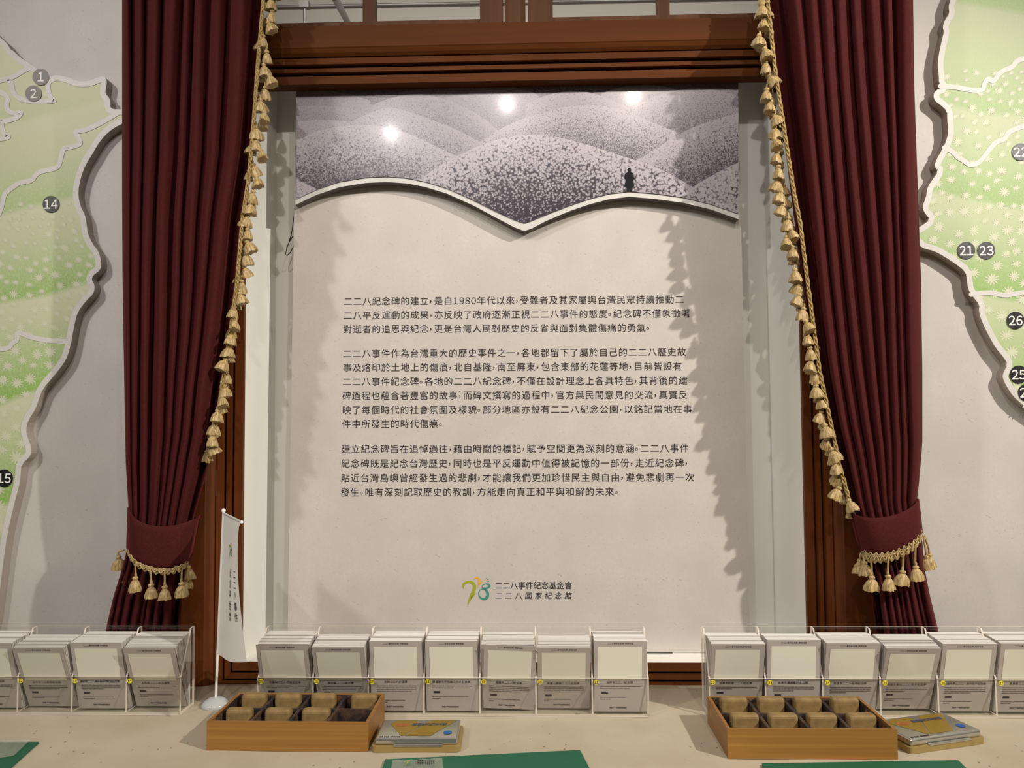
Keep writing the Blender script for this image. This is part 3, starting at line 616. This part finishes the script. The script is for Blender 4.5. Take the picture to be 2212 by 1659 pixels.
curtain('burgundy curtain tied back right of the text panel', CR_L, CR_R, BR, [.03, .036, .034, .034, .032, .034, .034, .026, .036], (0, -1), [(1650, -60), (1658, 0), (1674, 150), (1697, 300), (1716, 420), (1728, 480), (1746, 620), (1770, 800), (1796, 920), (1812, 1000), (1838, 1092)], TR, 'R')
def tieback(label, topc, botc, tas, front, scallop):
    x0 = topc[0][0]; o3 = P((topc[0][0] + topc[-1][0]) / 2, 1180, YC); t = thing('curtain_tieback', label, 'curtain tieback', o3)
    A = resample(smooth_line(topc, 2), 40); B = resample(smooth_line(botc, 2), 40); bdep = .062
    def Yt(k): s = abs(2 * k / 39 - 1); return YC + .014 - (bdep * math.sqrt(max(0, 1 - min(1, s) ** 2.6)))
    rows = []
    for j in range(9):
        f = j / 8; rows.append([P(A[k][0] + (B[k][0] - A[k][0]) * f, A[k][1] + (B[k][1] - A[k][1]) * f, Yt(k) - .004 * math.sin(PI * f)) - o3 for k in range(40)])
    for r in rows: r.insert(0, r[0] + Vector((.012, .05, .004))); r.append(r[-1] + Vector((-.012, .05, .004)))
    band = obj('band', MB().grid(rows, 0, True), 'velvet', t); md = band.modifiers.new('thickness', 'SOLIDIFY'); md.thickness = .003; md.offset = 0
    mb = MB(); rows = []; B2 = resample(B, 120)
    for j in range(5):
        row = []
        for k in range(120):
            kk = k * 39 / 119; dp = (9 if not scallop else 15) + ((6 if not scallop else 5) * abs(math.sin(k * PI / 10.0)) if j > 1 else 0); row.append(P(B2[k][0], B2[k][1] - 2 + dp * j / 4, Yt(kk) - .003 - .0014 * (1 if j in (1, 3) else 0)) - o3)
        rows.append(row)
    mb.grid(rows, 0, True); path = []
    for k in range(120): kk = k * 39 / 119; path.append(P(B2[k][0], B2[k][1] + (5 if not scallop else 7) + (3 if not scallop else 5) * math.sin(k * 2 * PI / 10.0), Yt(kk) - .0062) - o3)
    mb.tube(path, .0014, 5); mb.tube([p + Vector((0, 0, .004 if not scallop else .0065)) for p in path], .001, 5); obj('gold_braid', mb, 'gold', t)
    sp = []; ys = []
    for x, y in tas:
        kk = min(range(40), key=lambda k: abs(B[k][0] - x)); ys.append(Yt(kk) - .006); sp.append((x, y))
    for (x, y), Yv in zip(sp, ys):
        o = bpy.data.objects.new('tassel', TAS[random.randrange(4)]); COL.objects.link(o); o.parent = t; kk = min(range(40), key=lambda k: abs(B[k][0] - x))
        o.location = P(x, y - 25, Yv) - o3; o.scale = (1.15, 1.15, 1.12); o.rotation_euler = (0, random.uniform(-.12, .12), random.uniform(0, 6))
        p1 = P(B[kk][0] + (x - B[kk][0]) * .3, B[kk][1] + 6, Yv) - o3
        cm = MB().tube([Matrix.LocRotScale(o.location, o.rotation_euler, o.scale).inverted() @ p1, (0, 0, 0), (0, 0, -.004)], .0017, 6); obj('cord', cm, 'gold', o)
    return t
tieback('burgundy tieback band with plain gold tassels round the left curtain', [(277, 1096), (281, 1108), (295, 1124), (320, 1135), (352, 1138), (390, 1133), (422, 1121)], [(274, 1182), (280, 1198), (296, 1216), (325, 1227), (358, 1231), (385, 1226), (403, 1214)], [(255, 1217), (272, 1245), (293, 1262), (326, 1277), (356, 1281), (392, 1274), (402, 1258), (406, 1238)], 0, False)
tieback('burgundy tieback band with scalloped gold trim round the right curtain', [(1840, 1106), (1850, 1114), (1880, 1119), (1915, 1117), (1950, 1107), (1975, 1092), (1984, 1078)], [(1861, 1188), (1875, 1198), (1900, 1200), (1930, 1195), (1960, 1182), (1980, 1167), (1992, 1150)], [(1858, 1224), (1867, 1228), (1883, 1260), (1918, 1258), (1951, 1248), (1977, 1238), (2000, 1216), (2007, 1212)], 0, True)

# ================================================================== TABLE
YTB = T(1450, 1478).y
tb = thing('display_table', 'long table under the cream cover along the wall', 'table', (0, 1.1, 0))
obj('tabletop', MB().box(-1.9, 1.9, -.42, YTB - 1.1 - .004, ZT - .035, ZT - .006), 'pine', tb)
for x in (-1.8, 1.8):
    for y in (-.36, .42): obj('leg', MB().box(x - .03, x + .03, y - .03, y + .03, 0, ZT - .035), 'pine', tb)
rows = []; n = 120
for j in range(41):
    y = .665 + (YTB - .665) * j / 40; rows.append([(-1.91 + 3.82 * i / n, y, ZT - .0006 * (1 + math.sin(i * .9 + j * .5) * math.sin(j * .7 - i * .31))) for i in range(n + 1)])
rows = [[(x, .664, ZT - .3) for x, _, _ in rows[0]], [(x, .6645, ZT - .01) for x, _, _ in rows[0]]] + rows + [[(x, YTB, ZT - .2) for x, _, _ in rows[0]]]
top('tablecloth', MB().grid(rows, 0, True), 'cloth', 'cream stained cover spread over the display table', 'tablecloth')

# ================================================================== CARD HOLDERS WITH POSTCARDS
CW, CHT, TH = .0985, .1392, .003
YBOX = T(1402, 1549).y; YBB = 1.531; HBK = P(1000, 1352, YBB).z - ZT; HFR = P(1200, 1465, YBOX).z - ZT
def holder(label, xs, numbers):
    t = thing('card_holder', label, 'card holder', (xs[0], YBOX, ZT)); o3 = Vector((xs[0], YBOX, ZT)); L = xs[-1] - xs[0]; D = YBB - YBOX
    def part(nm, mb): return obj(nm, mb, ['acrylic', 'acrylic_edge'], t)
    def slab(nm, x0, x1, y0, y1, z0, z1, thin):
        mb = MB().box(x0, x1, y0, y1, z0, z1)
        for i, f in enumerate(((0,), (0,), (1,), (1,), (2,), (2,))): mb.mi[i] = 0 if f[0] == thin else 1
        return part(nm, mb)
    slab('back_sheet', 0, L, D - TH, D, .0, HBK, 1); slab('front_sheet', 0, L, 0, TH, 0, HFR, 1); slab('base_sheet', 0, L, TH, D - TH, 0, .0042, 2)
    for x in xs:
        x = x - xs[0]; prof = [(TH, .004), (D - TH, .004), (D - TH, HBK), (D - TH - .012, HBK), (TH, HFR)]
        xc = min(max(x, TH / 2), L - TH / 2); part('divider', MB().prism([(xc - TH / 2, y, z) for y, z in prof], [(xc + TH / 2, y, z) for y, z in prof], 0, 1))
    for i, nb in numbers:
        x = xs[i] - xs[0] + .0075; z = HFR - .007; mb = MB(); mb.add([(x + .0047 * math.cos(2 * PI * k / 24), -.0006, z + .0047 * math.sin(2 * PI * k / 24)) for k in range(24)], [list(range(24))])
        s = obj('number_sticker', mb, 'yellow', t); mb = MB(); digits(mb, nb, lambda a, b: Vector((x + a, -.001, z + b)), .0048, 0, .02); obj('sticker_number', mb, 'ink_dark', s)
    return t
def greek(mb, x0, x1, z, h, rr, y=-.0004):       # a line of print too small to read: short dashes
    x = x0
    while x < x1 - .0005:
        wd = min(rr.uniform(.002, .009), x1 - x); mb.add([(x, y, z), (x + wd, y, z), (x + wd, y, z + h), (x, y, z + h)], [(0, 1, 2, 3)]); x += wd + rr.uniform(.0004, .0009)
def row_of(y, z):
    v = CROT.transposed() @ (Vector((0, y, z)) - CAM); return 829.5 - FPX * v.y / -v.z
def postcard(label, X, ytop_px, title, region, roll=0.0, dx=0.0, seed=0, front_gap=0):
    """front card: top edge at the photograph row ytop_px, standing behind or over the low front sheet"""
    z0 = ZT + .0045; yc = YBOX + TH + .0015; best = (1e9,)
    for k in range(-200, 480):                                           # lean that brings the top edge to its row
        a = k * .001; yb = yc + max(0, (HFR + ZT - z0) * math.tan(a)); yt, zt = yb - CHT * math.sin(a), z0 + CHT * math.cos(a); e = abs(row_of(yt, zt) - ytop_px)
        if e < best[0]: best = (e, a, yb, yt)
    _, lean, yb, yt = best
    t = thing('postcard', label, 'postcard', (X + dx, yb, z0), 'front postcards in the acrylic holders'); t.rotation_euler = (lean, R(roll), 0); rr = random.Random(seed)
    c = MB().box(-CW / 2, CW / 2, 0, .0008, 0, CHT); obj('card', c, 'card', t)
    top_ = CHT; F = lambda f: top_ * (1 - f); e = -.0004
    obj('picture_print', MB().add([(-.424 * CW, e, F(.545)), (.41 * CW, e, F(.545)), (.41 * CW, e, F(.082)), (-.424 * CW, e, F(.082))], [(0, 1, 2, 3)]), 'card_photo', t)
    mb = MB(); hw = .49 * CW; text_line(mb, '二二八事件紀念碑｜' + region, lambda x, y: Vector((-hw / 2 + x, e, F(.036) + y)), .0037, hw, 0, .008); obj('heading_print', mb, 'ink_dark', t)
    mb = MB(); k = len(title); tw = min(k * .0056, .78 * CW); text_line(mb, title, lambda x, y: Vector((-tw / 2 - .0012 + x, e, F(.583) + y)), .0053, tw, 0, .008); obj('title_print', mb, 'ink_dark', t)
    mb = MB(); nl = rr.randint(2, 4)
    for q in range(nl): greek(mb, -.385 * CW, (.385 if q < nl - 1 else rr.uniform(-.1, .3)) * CW, F(.645 + .027 * q), .0012, rr)
    zz_ = .645 + .027 * nl + .045; greek(mb, -.385 * CW, rr.uniform(.1, .36) * CW, F(zz_ + .055), .0012, rr); greek(mb, -.385 * CW, rr.uniform(-.3, -.1) * CW, F(zz_ + .082), .0012, rr); obj('body_print', mb, 'ink_grey', t)
    mb = MB(); mb.add([(-.36 * CW, e, F(zz_)), (-.235 * CW, e, F(zz_)), (-.235 * CW, e, F(zz_ - .03)), (-.36 * CW, e, F(zz_ - .03))], [(0, 1, 2, 3)]); obj('caption_tag', mb, 'ink_dark', t)
    mb = MB(); greek(mb, -.02, -.013, F(.95), .0028, rr); greek(mb, -.012, .012, F(.938), .0012, rr); greek(mb, -.007, .012, F(.951), .0014, rr); obj('foot_print', mb, 'ink_grey', t)
    return yb, yt
def stack(num, X, yb, yt, yback_px, seed, jit=.0012):
    rr = random.Random(seed * 31 + 5); z0 = ZT + .0045; yb1 = YBB - TH - .004; yt1 = min((abs(row_of(yb1 - CHT * math.sin(k * .001), z0 + CHT * math.cos(k * .001)) - yback_px), yb1 - CHT * math.sin(k * .001)) for k in range(-20, 480))[1]
    n = 26; mb = MB(); gaps = sorted(rr.sample(range(3, n - 2), 3)); dxg = 0
    for i in range(n):
        s0, s1 = i / n, (i + .995) / n
        if i in gaps: dxg = rr.uniform(-.0018, .0018)
        b0, b1 = yb + (yb1 - yb) * s0, yb + (yb1 - yb) * s1; t0, t1 = yt + (yt1 - yt) * s0, yt + (yt1 - yt) * s1
        hh = math.sqrt(max(.01, CHT ** 2 - (b0 - t0) ** 2)); zt = z0 + hh - rr.uniform(.0001, .0003) ; dx = dxg + rr.uniform(-jit, jit) * .6
        dx = max(-.0009, min(.0009, dx)); xa, xb = X - CW / 2 + dx, X + CW / 2 + dx
        if i in gaps:
            c = MB(); tb_ = b0 + (b1 - b0) * .45; tt_ = t0 + (t1 - t0) * .45; zt2 = zt + rr.uniform(.0004, .0012)
            vs = [(xa, tb_, z0), (xb, tb_, z0), (xb, tt_, zt2), (xa, tt_, zt2), (xa, tb_ + .0007, z0), (xb, tb_ + .0007, z0), (xb, tt_ + .0007, zt2), (xa, tt_ + .0007, zt2)]
            fs = [(0, 1, 2, 3), (7, 6, 5, 4), (0, 4, 5, 1), (3, 2, 6, 7), (0, 3, 7, 4), (1, 5, 6, 2)]
            c.add(vs, fs); c.mi = [0, 0, 1, 1, 1, 1]; top('postcard', c, ['card', 'card_edge'], 'loose postcard edge poking up in the ' + num, 'postcard', 'loose postcards in the ' + num)
            continue
        vs = [(xa, b0, z0), (xb, b0, z0), (xb, t0, zt), (xa, t0, zt), (xa, b1, z0), (xb, b1, z0), (xb, t1, zt), (xa, t1, zt)]
        mb.add(vs, [(0, 1, 2, 3), (7, 6, 5, 4), (0, 4, 5, 1), (3, 2, 6, 7), (0, 3, 7, 4), (1, 5, 6, 2)]); mb.mi[-6:] = [0, 0, 1, 1, 2, 2]
    o = top('stacked_postcards', mb, ['card', 'card_edge', 'card_side'], 'white-edged postcards filed in the ' + num, 'postcards', 'blocks of postcards in the acrylic holders', 'stuff')
def X_at(px, py=1549): return T(px, py).x
def fill(xs, rows, where):
    ORD = ['first', 'second', 'third', 'fourth', 'fifth', 'sixth', 'seventh']
    for i, num, ft, bk, sft, title, region, roll, dx, note in rows:
        X = (xs[i] + xs[i + 1]) / 2; slot = (ORD[i] + ' slot of the ' + where) if where != 'left holder' else ORD[6 - i] + ' slot from the right in left holder'
        lab = note or 'grey postcard facing out in the ' + slot
        yb, yt = postcard(lab, X, ft, title, region, roll, dx, int(num))
        if sft: stack(slot, X, yb + .007, yt + .007, bk, int(num))
        else: stack(slot, X, yb + .0012, yt + .0012, bk, int(num))
xc = [X_at(552) + (X_at(1403) - X_at(552)) * i / 7 for i in range(8)]; step = xc[1] - xc[0]
holder('clear acrylic card holder with stickers 15 to 21 below the text panel', xc, [(i, str(15 + i)) for i in range(7)])
fill(xc, [(0, '15', 1394, 1359, 1386, '花蓮縣二二八關懷紀念碑', '東部地區', 0, -.001, 'grey postcard standing loose in front of the stack at sticker 15'), (1, '16', 1399, 1370, 0, '雲林縣二二八紀念碑', '中部地區', 0, 0, None), (2, '17', 1385, 1358, 0, '古坑二二八紀念碑', '中部地區', 0, 0, None), (3, '18', 1385, 1357, 0, '原嘉義市彌陀路二二八紀念碑', '南部地區', 0, 0, None), (4, '19', 1394, 1365, 1391, '嘉義市二二八紀念碑', '南部地區', 2.2, .0005, 'grey postcard tilted askew behind sticker 19'), (5, '20', 1399, 1371, 0, '阿里山鄒族二二八紀念碑', '南部地區', 0, 0, None), (6, '21', 1384, 1360, 0, '台南市二二八紀念碑', '南部地區', 0, 0, None)], 'middle holder')
xr0 = X_at(1531, 1547); xr = [xr0 + step * 1.0 * i for i in range(8)]
holder('clear acrylic card holder with stickers 22 to 27 under the right curtain', xr, [(i, str(22 + i)) for i in range(6)])
fill(xr, [(0, '22', 1391, 1366, 0, '台南市新營二二八紀念碑', '南部地區', 0, 0, None), (1, '23', 1382, 1368, 0, '台南市湯德章紀念公園', '南部地區', 0, 0, None), (2, '24', 1389, 1365, 0, '高雄市二二八和平紀念碑', '南部地區', 0, 0, None), (3, '25', 1400, 1369, 0, '高雄市鳳山二二八和平紀念碑', '南部地區', 0, 0, None), (4, '26', 1390, 1364, 0, '高雄市岡山二二八事件和平紀念碑', '南部地區', 0, 0, None), (5, '27', 1389, 1363, 0, '屏東縣二二八紀念碑', '南部地區', 0, 0, None)], 'right holder')
xl1 = X_at(382, 1551); xl = [xl1 - step * (7 - i) for i in range(8)]
holder('clear acrylic card holder with stickers 12 to 14 under the left curtain', xl, [(6, '14'), (5, '13'), (4, '12'), (3, '11')])
fill(xl, [(6, '14', 1402, 1364, 1393, '宜蘭縣二二八紀念園區', '北部地區', 0, .001, 'grey postcard standing loose in front of the stack at sticker 14'), (5, '13', 1390, 1364, 0, '南投縣二二八事件烏牛欄戰役紀念碑', '中部地區', 0, 0, None), (4, '12', 1401, 1371, 0, '台中市二七部隊紀念碑', '中部地區', 0, 0, None), (3, '11', 1391, 1363, 0, '彰化縣二二八紀念碑', '中部地區', 0, 0, None)], 'left holder')

# ================================================================== STAMP TRAYS
TRH = .048
def tray(label, a, b, depth, stamps, word):
    """a, b: front bottom corners on the table (photograph pixels)"""
    A, B = T(*a), T(*b); wid = (B - A).length; rz = math.atan2(B.y - A.y, B.x - A.x); t = thing('stamp_tray', label, 'stamp tray', A, None, rz); th = .0052
    mb = MB(); mb.box(0, wid, 0, th, 0, TRH, 0); mb.box(0, wid, depth - th, depth, 0, TRH, 0); mb.box(0, th, th, depth - th, 0, TRH, 1); mb.box(wid - th, wid, th, depth - th, 0, TRH, 1); mb.box(th, wid - th, th, depth - th, 0, .006, 2)
    e = .0004
    for vs in ([(th, th + e, .006), (wid - th, th + e, .006), (wid - th, th + e, TRH - .001), (th, th + e, TRH - .001)], [(th, depth - th - e, .006), (wid - th, depth - th - e, .006), (wid - th, depth - th - e, TRH - .001), (th, depth - th - e, TRH - .001)], [(th + e, th, .006), (th + e, depth - th, .006), (th + e, depth - th, TRH - .001), (th + e, th, TRH - .001)], [(wid - th - e, th, .006), (wid - th - e, depth - th, .006), (wid - th - e, depth - th, TRH - .001), (wid - th - e, th, TRH - .001)]): mb.add(vs, [(0, 1, 2, 3)], 2)
    obj('tray_body', mb, ['pine', 'pine_side', 'tray_inside'], t)
    dt = .0055; ym = depth / 2; zt = TRH - .003
    obj('long_divider', MB().box(th, wid - th, ym - dt / 2, ym + dt / 2, .006, zt), 'divider', t)
    iw = (wid - 2 * th) / 4
    for r_ in (0, 1):
        y0, y1 = (th, ym - dt / 2) if r_ == 0 else (ym + dt / 2, depth - th)
        for k in (1, 2, 3): obj('short_divider', MB().box(th + iw * k - dt / 2, th + iw * k + dt / 2, y0, y1, .006, zt), 'divider', t)
    Rm = Matrix.Rotation(rz, 4, 'Z')
    for r_, k, px0, px1, py_top, lab, hz_ in stamps:
        yc = (th + ym - dt / 2) / 2 if r_ == 0 else (ym + dt / 2 + depth - th) / 2
        dpt = .019; yf = (ym - dt / 2 - .004 if r_ == 0 else depth - th - .006) - dpt
        # width and place from the photograph, on the plane of the stamp's front
        wY = A.y + yf; x0, x1 = P(px0, py_top + 14, wY).x - A.x, P(px1, py_top + 14, wY).x - A.x; wS = x1 - x0
        lo, hi = th + iw * k + dt / 2 + .0015, th + iw * (k + 1) - dt / 2 - .0015; xm = (x0 + x1) / 2
        wS = min(wS, hi - lo - .004); xm = min(max(xm, lo + wS / 2), hi - wS / 2)
        s = thing('rubber_stamp', lab, 'rubber stamp', A + Rm @ Vector((xm, yf + dpt / 2, .0062)), 'rubber stamps in the trays', rz + random.uniform(-.03, .03))
        hgt = hz_
        obj('stamp_handle', MB().rbox(wS, dpt, hgt - (.003 if r_ == 0 else 0), .0062, 3, (0, 0, .006 + (hgt - (.003 if r_ == 0 else 0)) / 2)), 'stamp', s); obj('rubber_die', MB().box(-wS / 2 + .002, wS / 2 - .002, -dpt / 2 + .002, dpt / 2 - .002, 0, .0065), 'rubber', s)
    return t
LSt = [(1, 0, 519, 572, 1493, 'khaki stamp at the far left corner of the left tray'), (1, 1, 591, 647, 1492, 'second khaki stamp in the far row of the left tray'), (1, 2, 669, 723, 1492, 'third khaki stamp in the far row of the left tray'), (1, 3, 757, 813, 1491, 'khaki stamp at the far right corner of the left tray'),
       (0, 0, 485, 542, 1526, 'khaki stamp at the near left corner of the left tray'), (0, 1, 570, 627, 1525, 'second khaki stamp in the near row of the left tray'), (0, 2, 650, 711, 1526, 'khaki stamp beside the empty compartment of the left tray')]
RSt = [(1, 0, 1557, 1617, 1505, 'khaki stamp at the far left corner of the right tray'), (1, 1, 1640, 1699, 1505, 'second khaki stamp in the far row of the right tray'), (1, 2, 1721, 1782, 1506, 'third khaki stamp in the far row of the right tray'), (1, 3, 1805, 1866, 1505, 'khaki stamp with a black ink streak in the right tray'),
       (0, 0, 1583, 1645, 1537, 'khaki stamp at the near left corner of the right tray'), (0, 1, 1671, 1736, 1537, 'second khaki stamp in the near row of the right tray'), (0, 2, 1750, 1815, 1537, 'third khaki stamp in the near row of the right tray'), (0, 3, 1841, 1904, 1537, 'paler khaki stamp at the near right corner of the right tray')]
tray('pine tray of stamps with one empty compartment, left of the two', (446, 1621), (795, 1624), .139, [q + (.0425,) for q in LSt], 'left')
tray('full pine tray of eight stamps, right of the two', (1573, 1639), (1940, 1641), .150, [q + (.0425,) for q in RSt], 'right')

# ================================================================== INK PADS
def ink_pad(label, c0, c1, depth, oval):
    A, B = T(*c0), T(*c1); wid = (B - A).length; rz = math.atan2(B.y - A.y, B.x - A.x); t = thing('ink_pad', label, 'ink pad', A, None, rz)
    cx, cy = wid / 2, depth / 2
    obj('pad_base', MB().rbox(wid, depth, .010, .008, 4, (cx, cy, .005), 0, True), 'khaki', t)
    lw, ld = wid - .010, depth - .006; zc = .0102
    lid = obj('lid', MB().rbox(lw, ld, .0115, .0035, 3, (cx, cy + .001, zc + .00575)), 'silver', t)
    obj('clasp', MB().rbox(wid * .55, .005, .004, .0012, 2, (cx + .004, .0012, .0112)), 'silver', t)
    ztop = zc + .0115 + .0003
    L = lambda u, v: Vector((cx - lw / 2 + lw * u, cy + .001 - ld / 2 + ld * v, ztop))
    mb = MB()
    for poly in ([(.12, .76), (.2, .93), (.44, .93), (.52, .68), (.33, .12), (.31, .12)], [(.535, .68), (.62, .93), (.95, .93), (.67, .12), (.345, .12)]): mb.add([L(*p) for p in poly], [list(range(len(poly)))])
    obj('gold_print', mb, 'olive_gold', lid)
    c = L(.87, .28) + Vector((0, 0, .0003)); obj('blue_dot', MB().add([c + Vector((.0075 * math.cos(2 * PI * i / 28), .0075 * math.sin(2 * PI * i / 28), 0)) for i in range(28)], [list(range(28))]), 'blue_dot', lid)
    mb = MB(); rr = random.Random(4); u = .40
    for k in range(9):                                                   # bold italic letter shapes, too blurred to read
        w_ = .05 if k in (0, 1, 8) else .032; p = [L(u, .66), L(u + w_, .66), L(u + w_ + .012, .77), L(u + .012, .77)]
        if k in (0, 1, 8): mb.add([q + Vector((0, 0, .0004)) for q in p], [(0, 1, 2, 3)])
        else:
            for a, b in (((u, .66), (u + .012, .77)), ((u + w_ - .009, .66), (u + w_ + .003, .77))): mb.add([L(*a) + Vector((0, 0, .0004)), L(a[0] + .010, a[1]) + Vector((0, 0, .0004)), L(b[0] + .010, b[1]) + Vector((0, 0, .0004)), L(*b) + Vector((0, 0, .0004))], [(0, 1, 2, 3)])
            vv = rr.choice((.66, .70, .75)); mb.add([L(u + .004, vv) + Vector((0, 0, .0004)), L(u + w_, vv) + Vector((0, 0, .0004)), L(u + w_, vv + .022) + Vector((0, 0, .0004)), L(u + .004, vv + .022) + Vector((0, 0, .0004))], [(0, 1, 2, 3)])
        u += w_ + .011
    obj('navy_lettering', mb, 'navy_ink', lid)
    mb = MB(); u = .05
    for k in range(11):
        if k in (2, 5): u += .012
        p = [L(u, .05), L(u + .012, .05), L(u + .018, .11), L(u + .006, .11)]; mb.add([q + Vector((0, 0, .0001)) for q in p], [(0, 1, 2, 3)]); u += .021
    obj('small_lettering', mb, 'ink_dark', lid)
    c = L(.27, .68) + Vector((0, 0, .0004)); mb = MB()
    pts = [(c + Vector((.011 * math.cos(2 * PI * i / 28), .006 * math.sin(2 * PI * i / 28), 0))) for i in range(28)]; inn = [(c + (q - c) * .82) for q in pts]
    mb.add(pts + inn, [(i, (i + 1) % 28, 28 + (i + 1) % 28, 28 + i) for i in range(28)])
    for a in (-.006, -.002, .002): mb.add([c + Vector((a, -.002, 0)), c + Vector((a + .0025, -.002, 0)), c + Vector((a + .004, .002, 0)), c + Vector((a + .0015, .002, 0))], [(0, 1, 2, 3)])
    obj('red_oval_print', mb, 'red_ink', lid)
    return t
ink_pad('silver tin ink pad lying square beside the left stamp tray', (802, 1626), (994, 1625), .088, 0)
ink_pad('silver tin ink pad lying askew beside the right stamp tray', (1966, 1630), (2130, 1606), .092, 1)

# ================================================================== CUTTING MATS AND SLEEVES
def sheet(name, pts, thick, mt, label, cat, group=None, lift=0):
    lo = [T(x, y) + Vector((0, 0, lift)) for x, y in pts]; hi = [q + Vector((0, 0, thick)) for q in lo]
    return top(name, MB().prism(hi, lo), mt, label, cat, group)
sheet('cutting_mat', [(832, 1644), (1253, 1624), (1310, 1735), (800, 1745)], .003, 'green_mat', 'green mat lying on the table in front of the middle card holder', 'mat')
sheet('cutting_mat', [(-120, 1607), (84, 1606), (-10, 1690), (-260, 1690)], .003, 'green_mat', 'green mat at the table corner before the left card holder', 'mat')
sheet('cutting_mat', [(1646, 1653), (2070, 1646), (2160, 1735), (1668, 1745)], .003, 'green_mat', 'green mat on the table in front of the right stamp tray', 'mat')
def sleeve(label, pts, cur):
    a, b, c, d = [T(x, y) + Vector((0, 0, .0034)) for x, y in pts]; rows = []
    for j in range(9):
        v = j / 8; rows.append([a.lerp(b, i / 16).lerp(d.lerp(c, i / 16), v) + Vector((0, 0, cur * (abs(2 * (i / 16) - 1) ** 3 * .5 + .5 * (1 - v) ** 2 * math.sin(i * .8) ** 2))) for i in range(17)])
    o = top('plastic_sleeve', MB().grid(rows, 0, True), 'sleeve', label, 'plastic sleeve'); return o
sl = sleeve('clear plastic sleeve lying on the middle green mat', [(848, 1649), (955, 1643), (962, 1700), (838, 1705)], .003)
a0 = T(872, 1656) + Vector((0, 0, .0068)); put_logo('sleeve_logo', lambda x, y: a0 + Vector(((x - 262) * .000032, (750 - y) * .000045 - .012, 0)), sl)
mb = MB(); rr = random.Random(9)
for k in range(2):
    x = 902.0
    while x < 936: p = [T(x, 1650 + k * 5), T(x + 2.6, 1650 + k * 5), T(x + 2.6, 1652.5 + k * 5), T(x, 1652.5 + k * 5)]; mb.add([q + Vector((0, 0, .0068)) for q in p], [(0, 1, 2, 3)]); x += 4.2
obj('sleeve_print', mb, 'ink_dark', sl)
sleeve('clear plastic sleeve curling on the green mat before the left holder', [(-60, 1606), (66, 1605), (30, 1640), (-120, 1650)], .005)

# ================================================================== DESK FLAG
fb = T(466, 1524); fl = thing('desk_flag', 'small white hanging banner on a stand between two card holders', 'flag', fb)
pt = P(483, 1104, fb.y) - fb; bt = P(521, 1127, fb.y - .165) - fb; dn = Vector((0, 0, 1))
obj('flag_base', MB().lathe([(.027, 0), (.0275, .002), (.026, .006), (.021, .011), (.012, .0155), (.004, .017)], n=28), 'clear_base', fl)
obj('pole', MB().tube([(0, 0, .012), pt], .0026, 10).lathe([(.0012, -.004), (.0036, -.002), (.0042, .001), (.0032, .004), (.001, .0052)], pt, 12), 'white_plastic', fl)
bd = (bt - pt).normalized(); obj('cross_bar', MB().tube([pt - Vector((0, 0, .004)), bt], .0021, 10).tube([bt, bt + bd * .006], [.0033, .0028], 10), 'white_plastic', fl)
f_bl = P(471, 1413, fb.y) - fb; f_br = P(527, 1431, fb.y - .165) - fb; f_tl = pt - Vector((0, 0, .006)) ; f_tr = bt - Vector((0, 0, .002))
nrm = (f_tr - f_tl).cross(f_bl - f_tl).normalized()
def FS(u, v, off=0):
    a = f_tl.lerp(f_bl, v); b = f_tr.lerp(f_br, v); e = 1 - .16 * math.sin(PI * min(1, v * 1.15)) ** 1.0 * (1 if v < .87 else 0) - (.0 if v < .87 else 0)
    e = 1 - .15 * (math.sin(PI * v ** .6) if v < 1 else 0)
    p = a.lerp(b, u * e); p = p + Vector((0, 0, -.005 * math.sin(PI * u) * v)) + nrm * (.006 * math.sin(u * 5 + v * 2.2) * (.3 + .7 * v) * u); return p + nrm * off
obj('banner_cloth', MB().grid([[FS(i / 20, j / 30) for i in range(21)] for j in range(31)], 0, True), 'flag_cloth', fl)
sg = -1 if nrm.dot(CAM - fb) < 0 else 1
mb = MB()
FW, FH = .19, .275
def fcol(s, u, v0, em):
    for i, ch in enumerate(s):
        vs, fs = glyph(ch, .006); mb.add([FS(u + (q[0] - .5) * em / FW, v0 + (i * em * 1.12 - (q[1] - .38) * em) / FH, .0009 * sg) for q in vs], fs)
fcol('紀念基金會', .60, .385, .0185); fcol('二二八事件', .86, .385, .0185); obj('banner_lettering', mb, 'black', fl)
put_logo('banner_logo', lambda x, y: FS(.54 + (x - 480) * .00055, .235 + (y - 540) * .00027, .0009 * sg), fl)

# ================================================================== WIRE IN THE NICHE
q = lambda x, y, Y=1.742: P(x, y, Y)
top('hanging_wire', MB().tube([q(639, 436), q(636, 460), q(632, 490), q(629, 508), q(624, 524), q(619, 538), q(617, 549), q(620, 552), q(627, 546), q(634, 532), q(638, 517), q(637, 510), q(632, 511), q(625, 522), q(619, 536)], .0011, 6), 'wire', 'thin dark wire with a loop hanging beside the panel edge', 'wire')
bpy.data.objects.remove(_to)
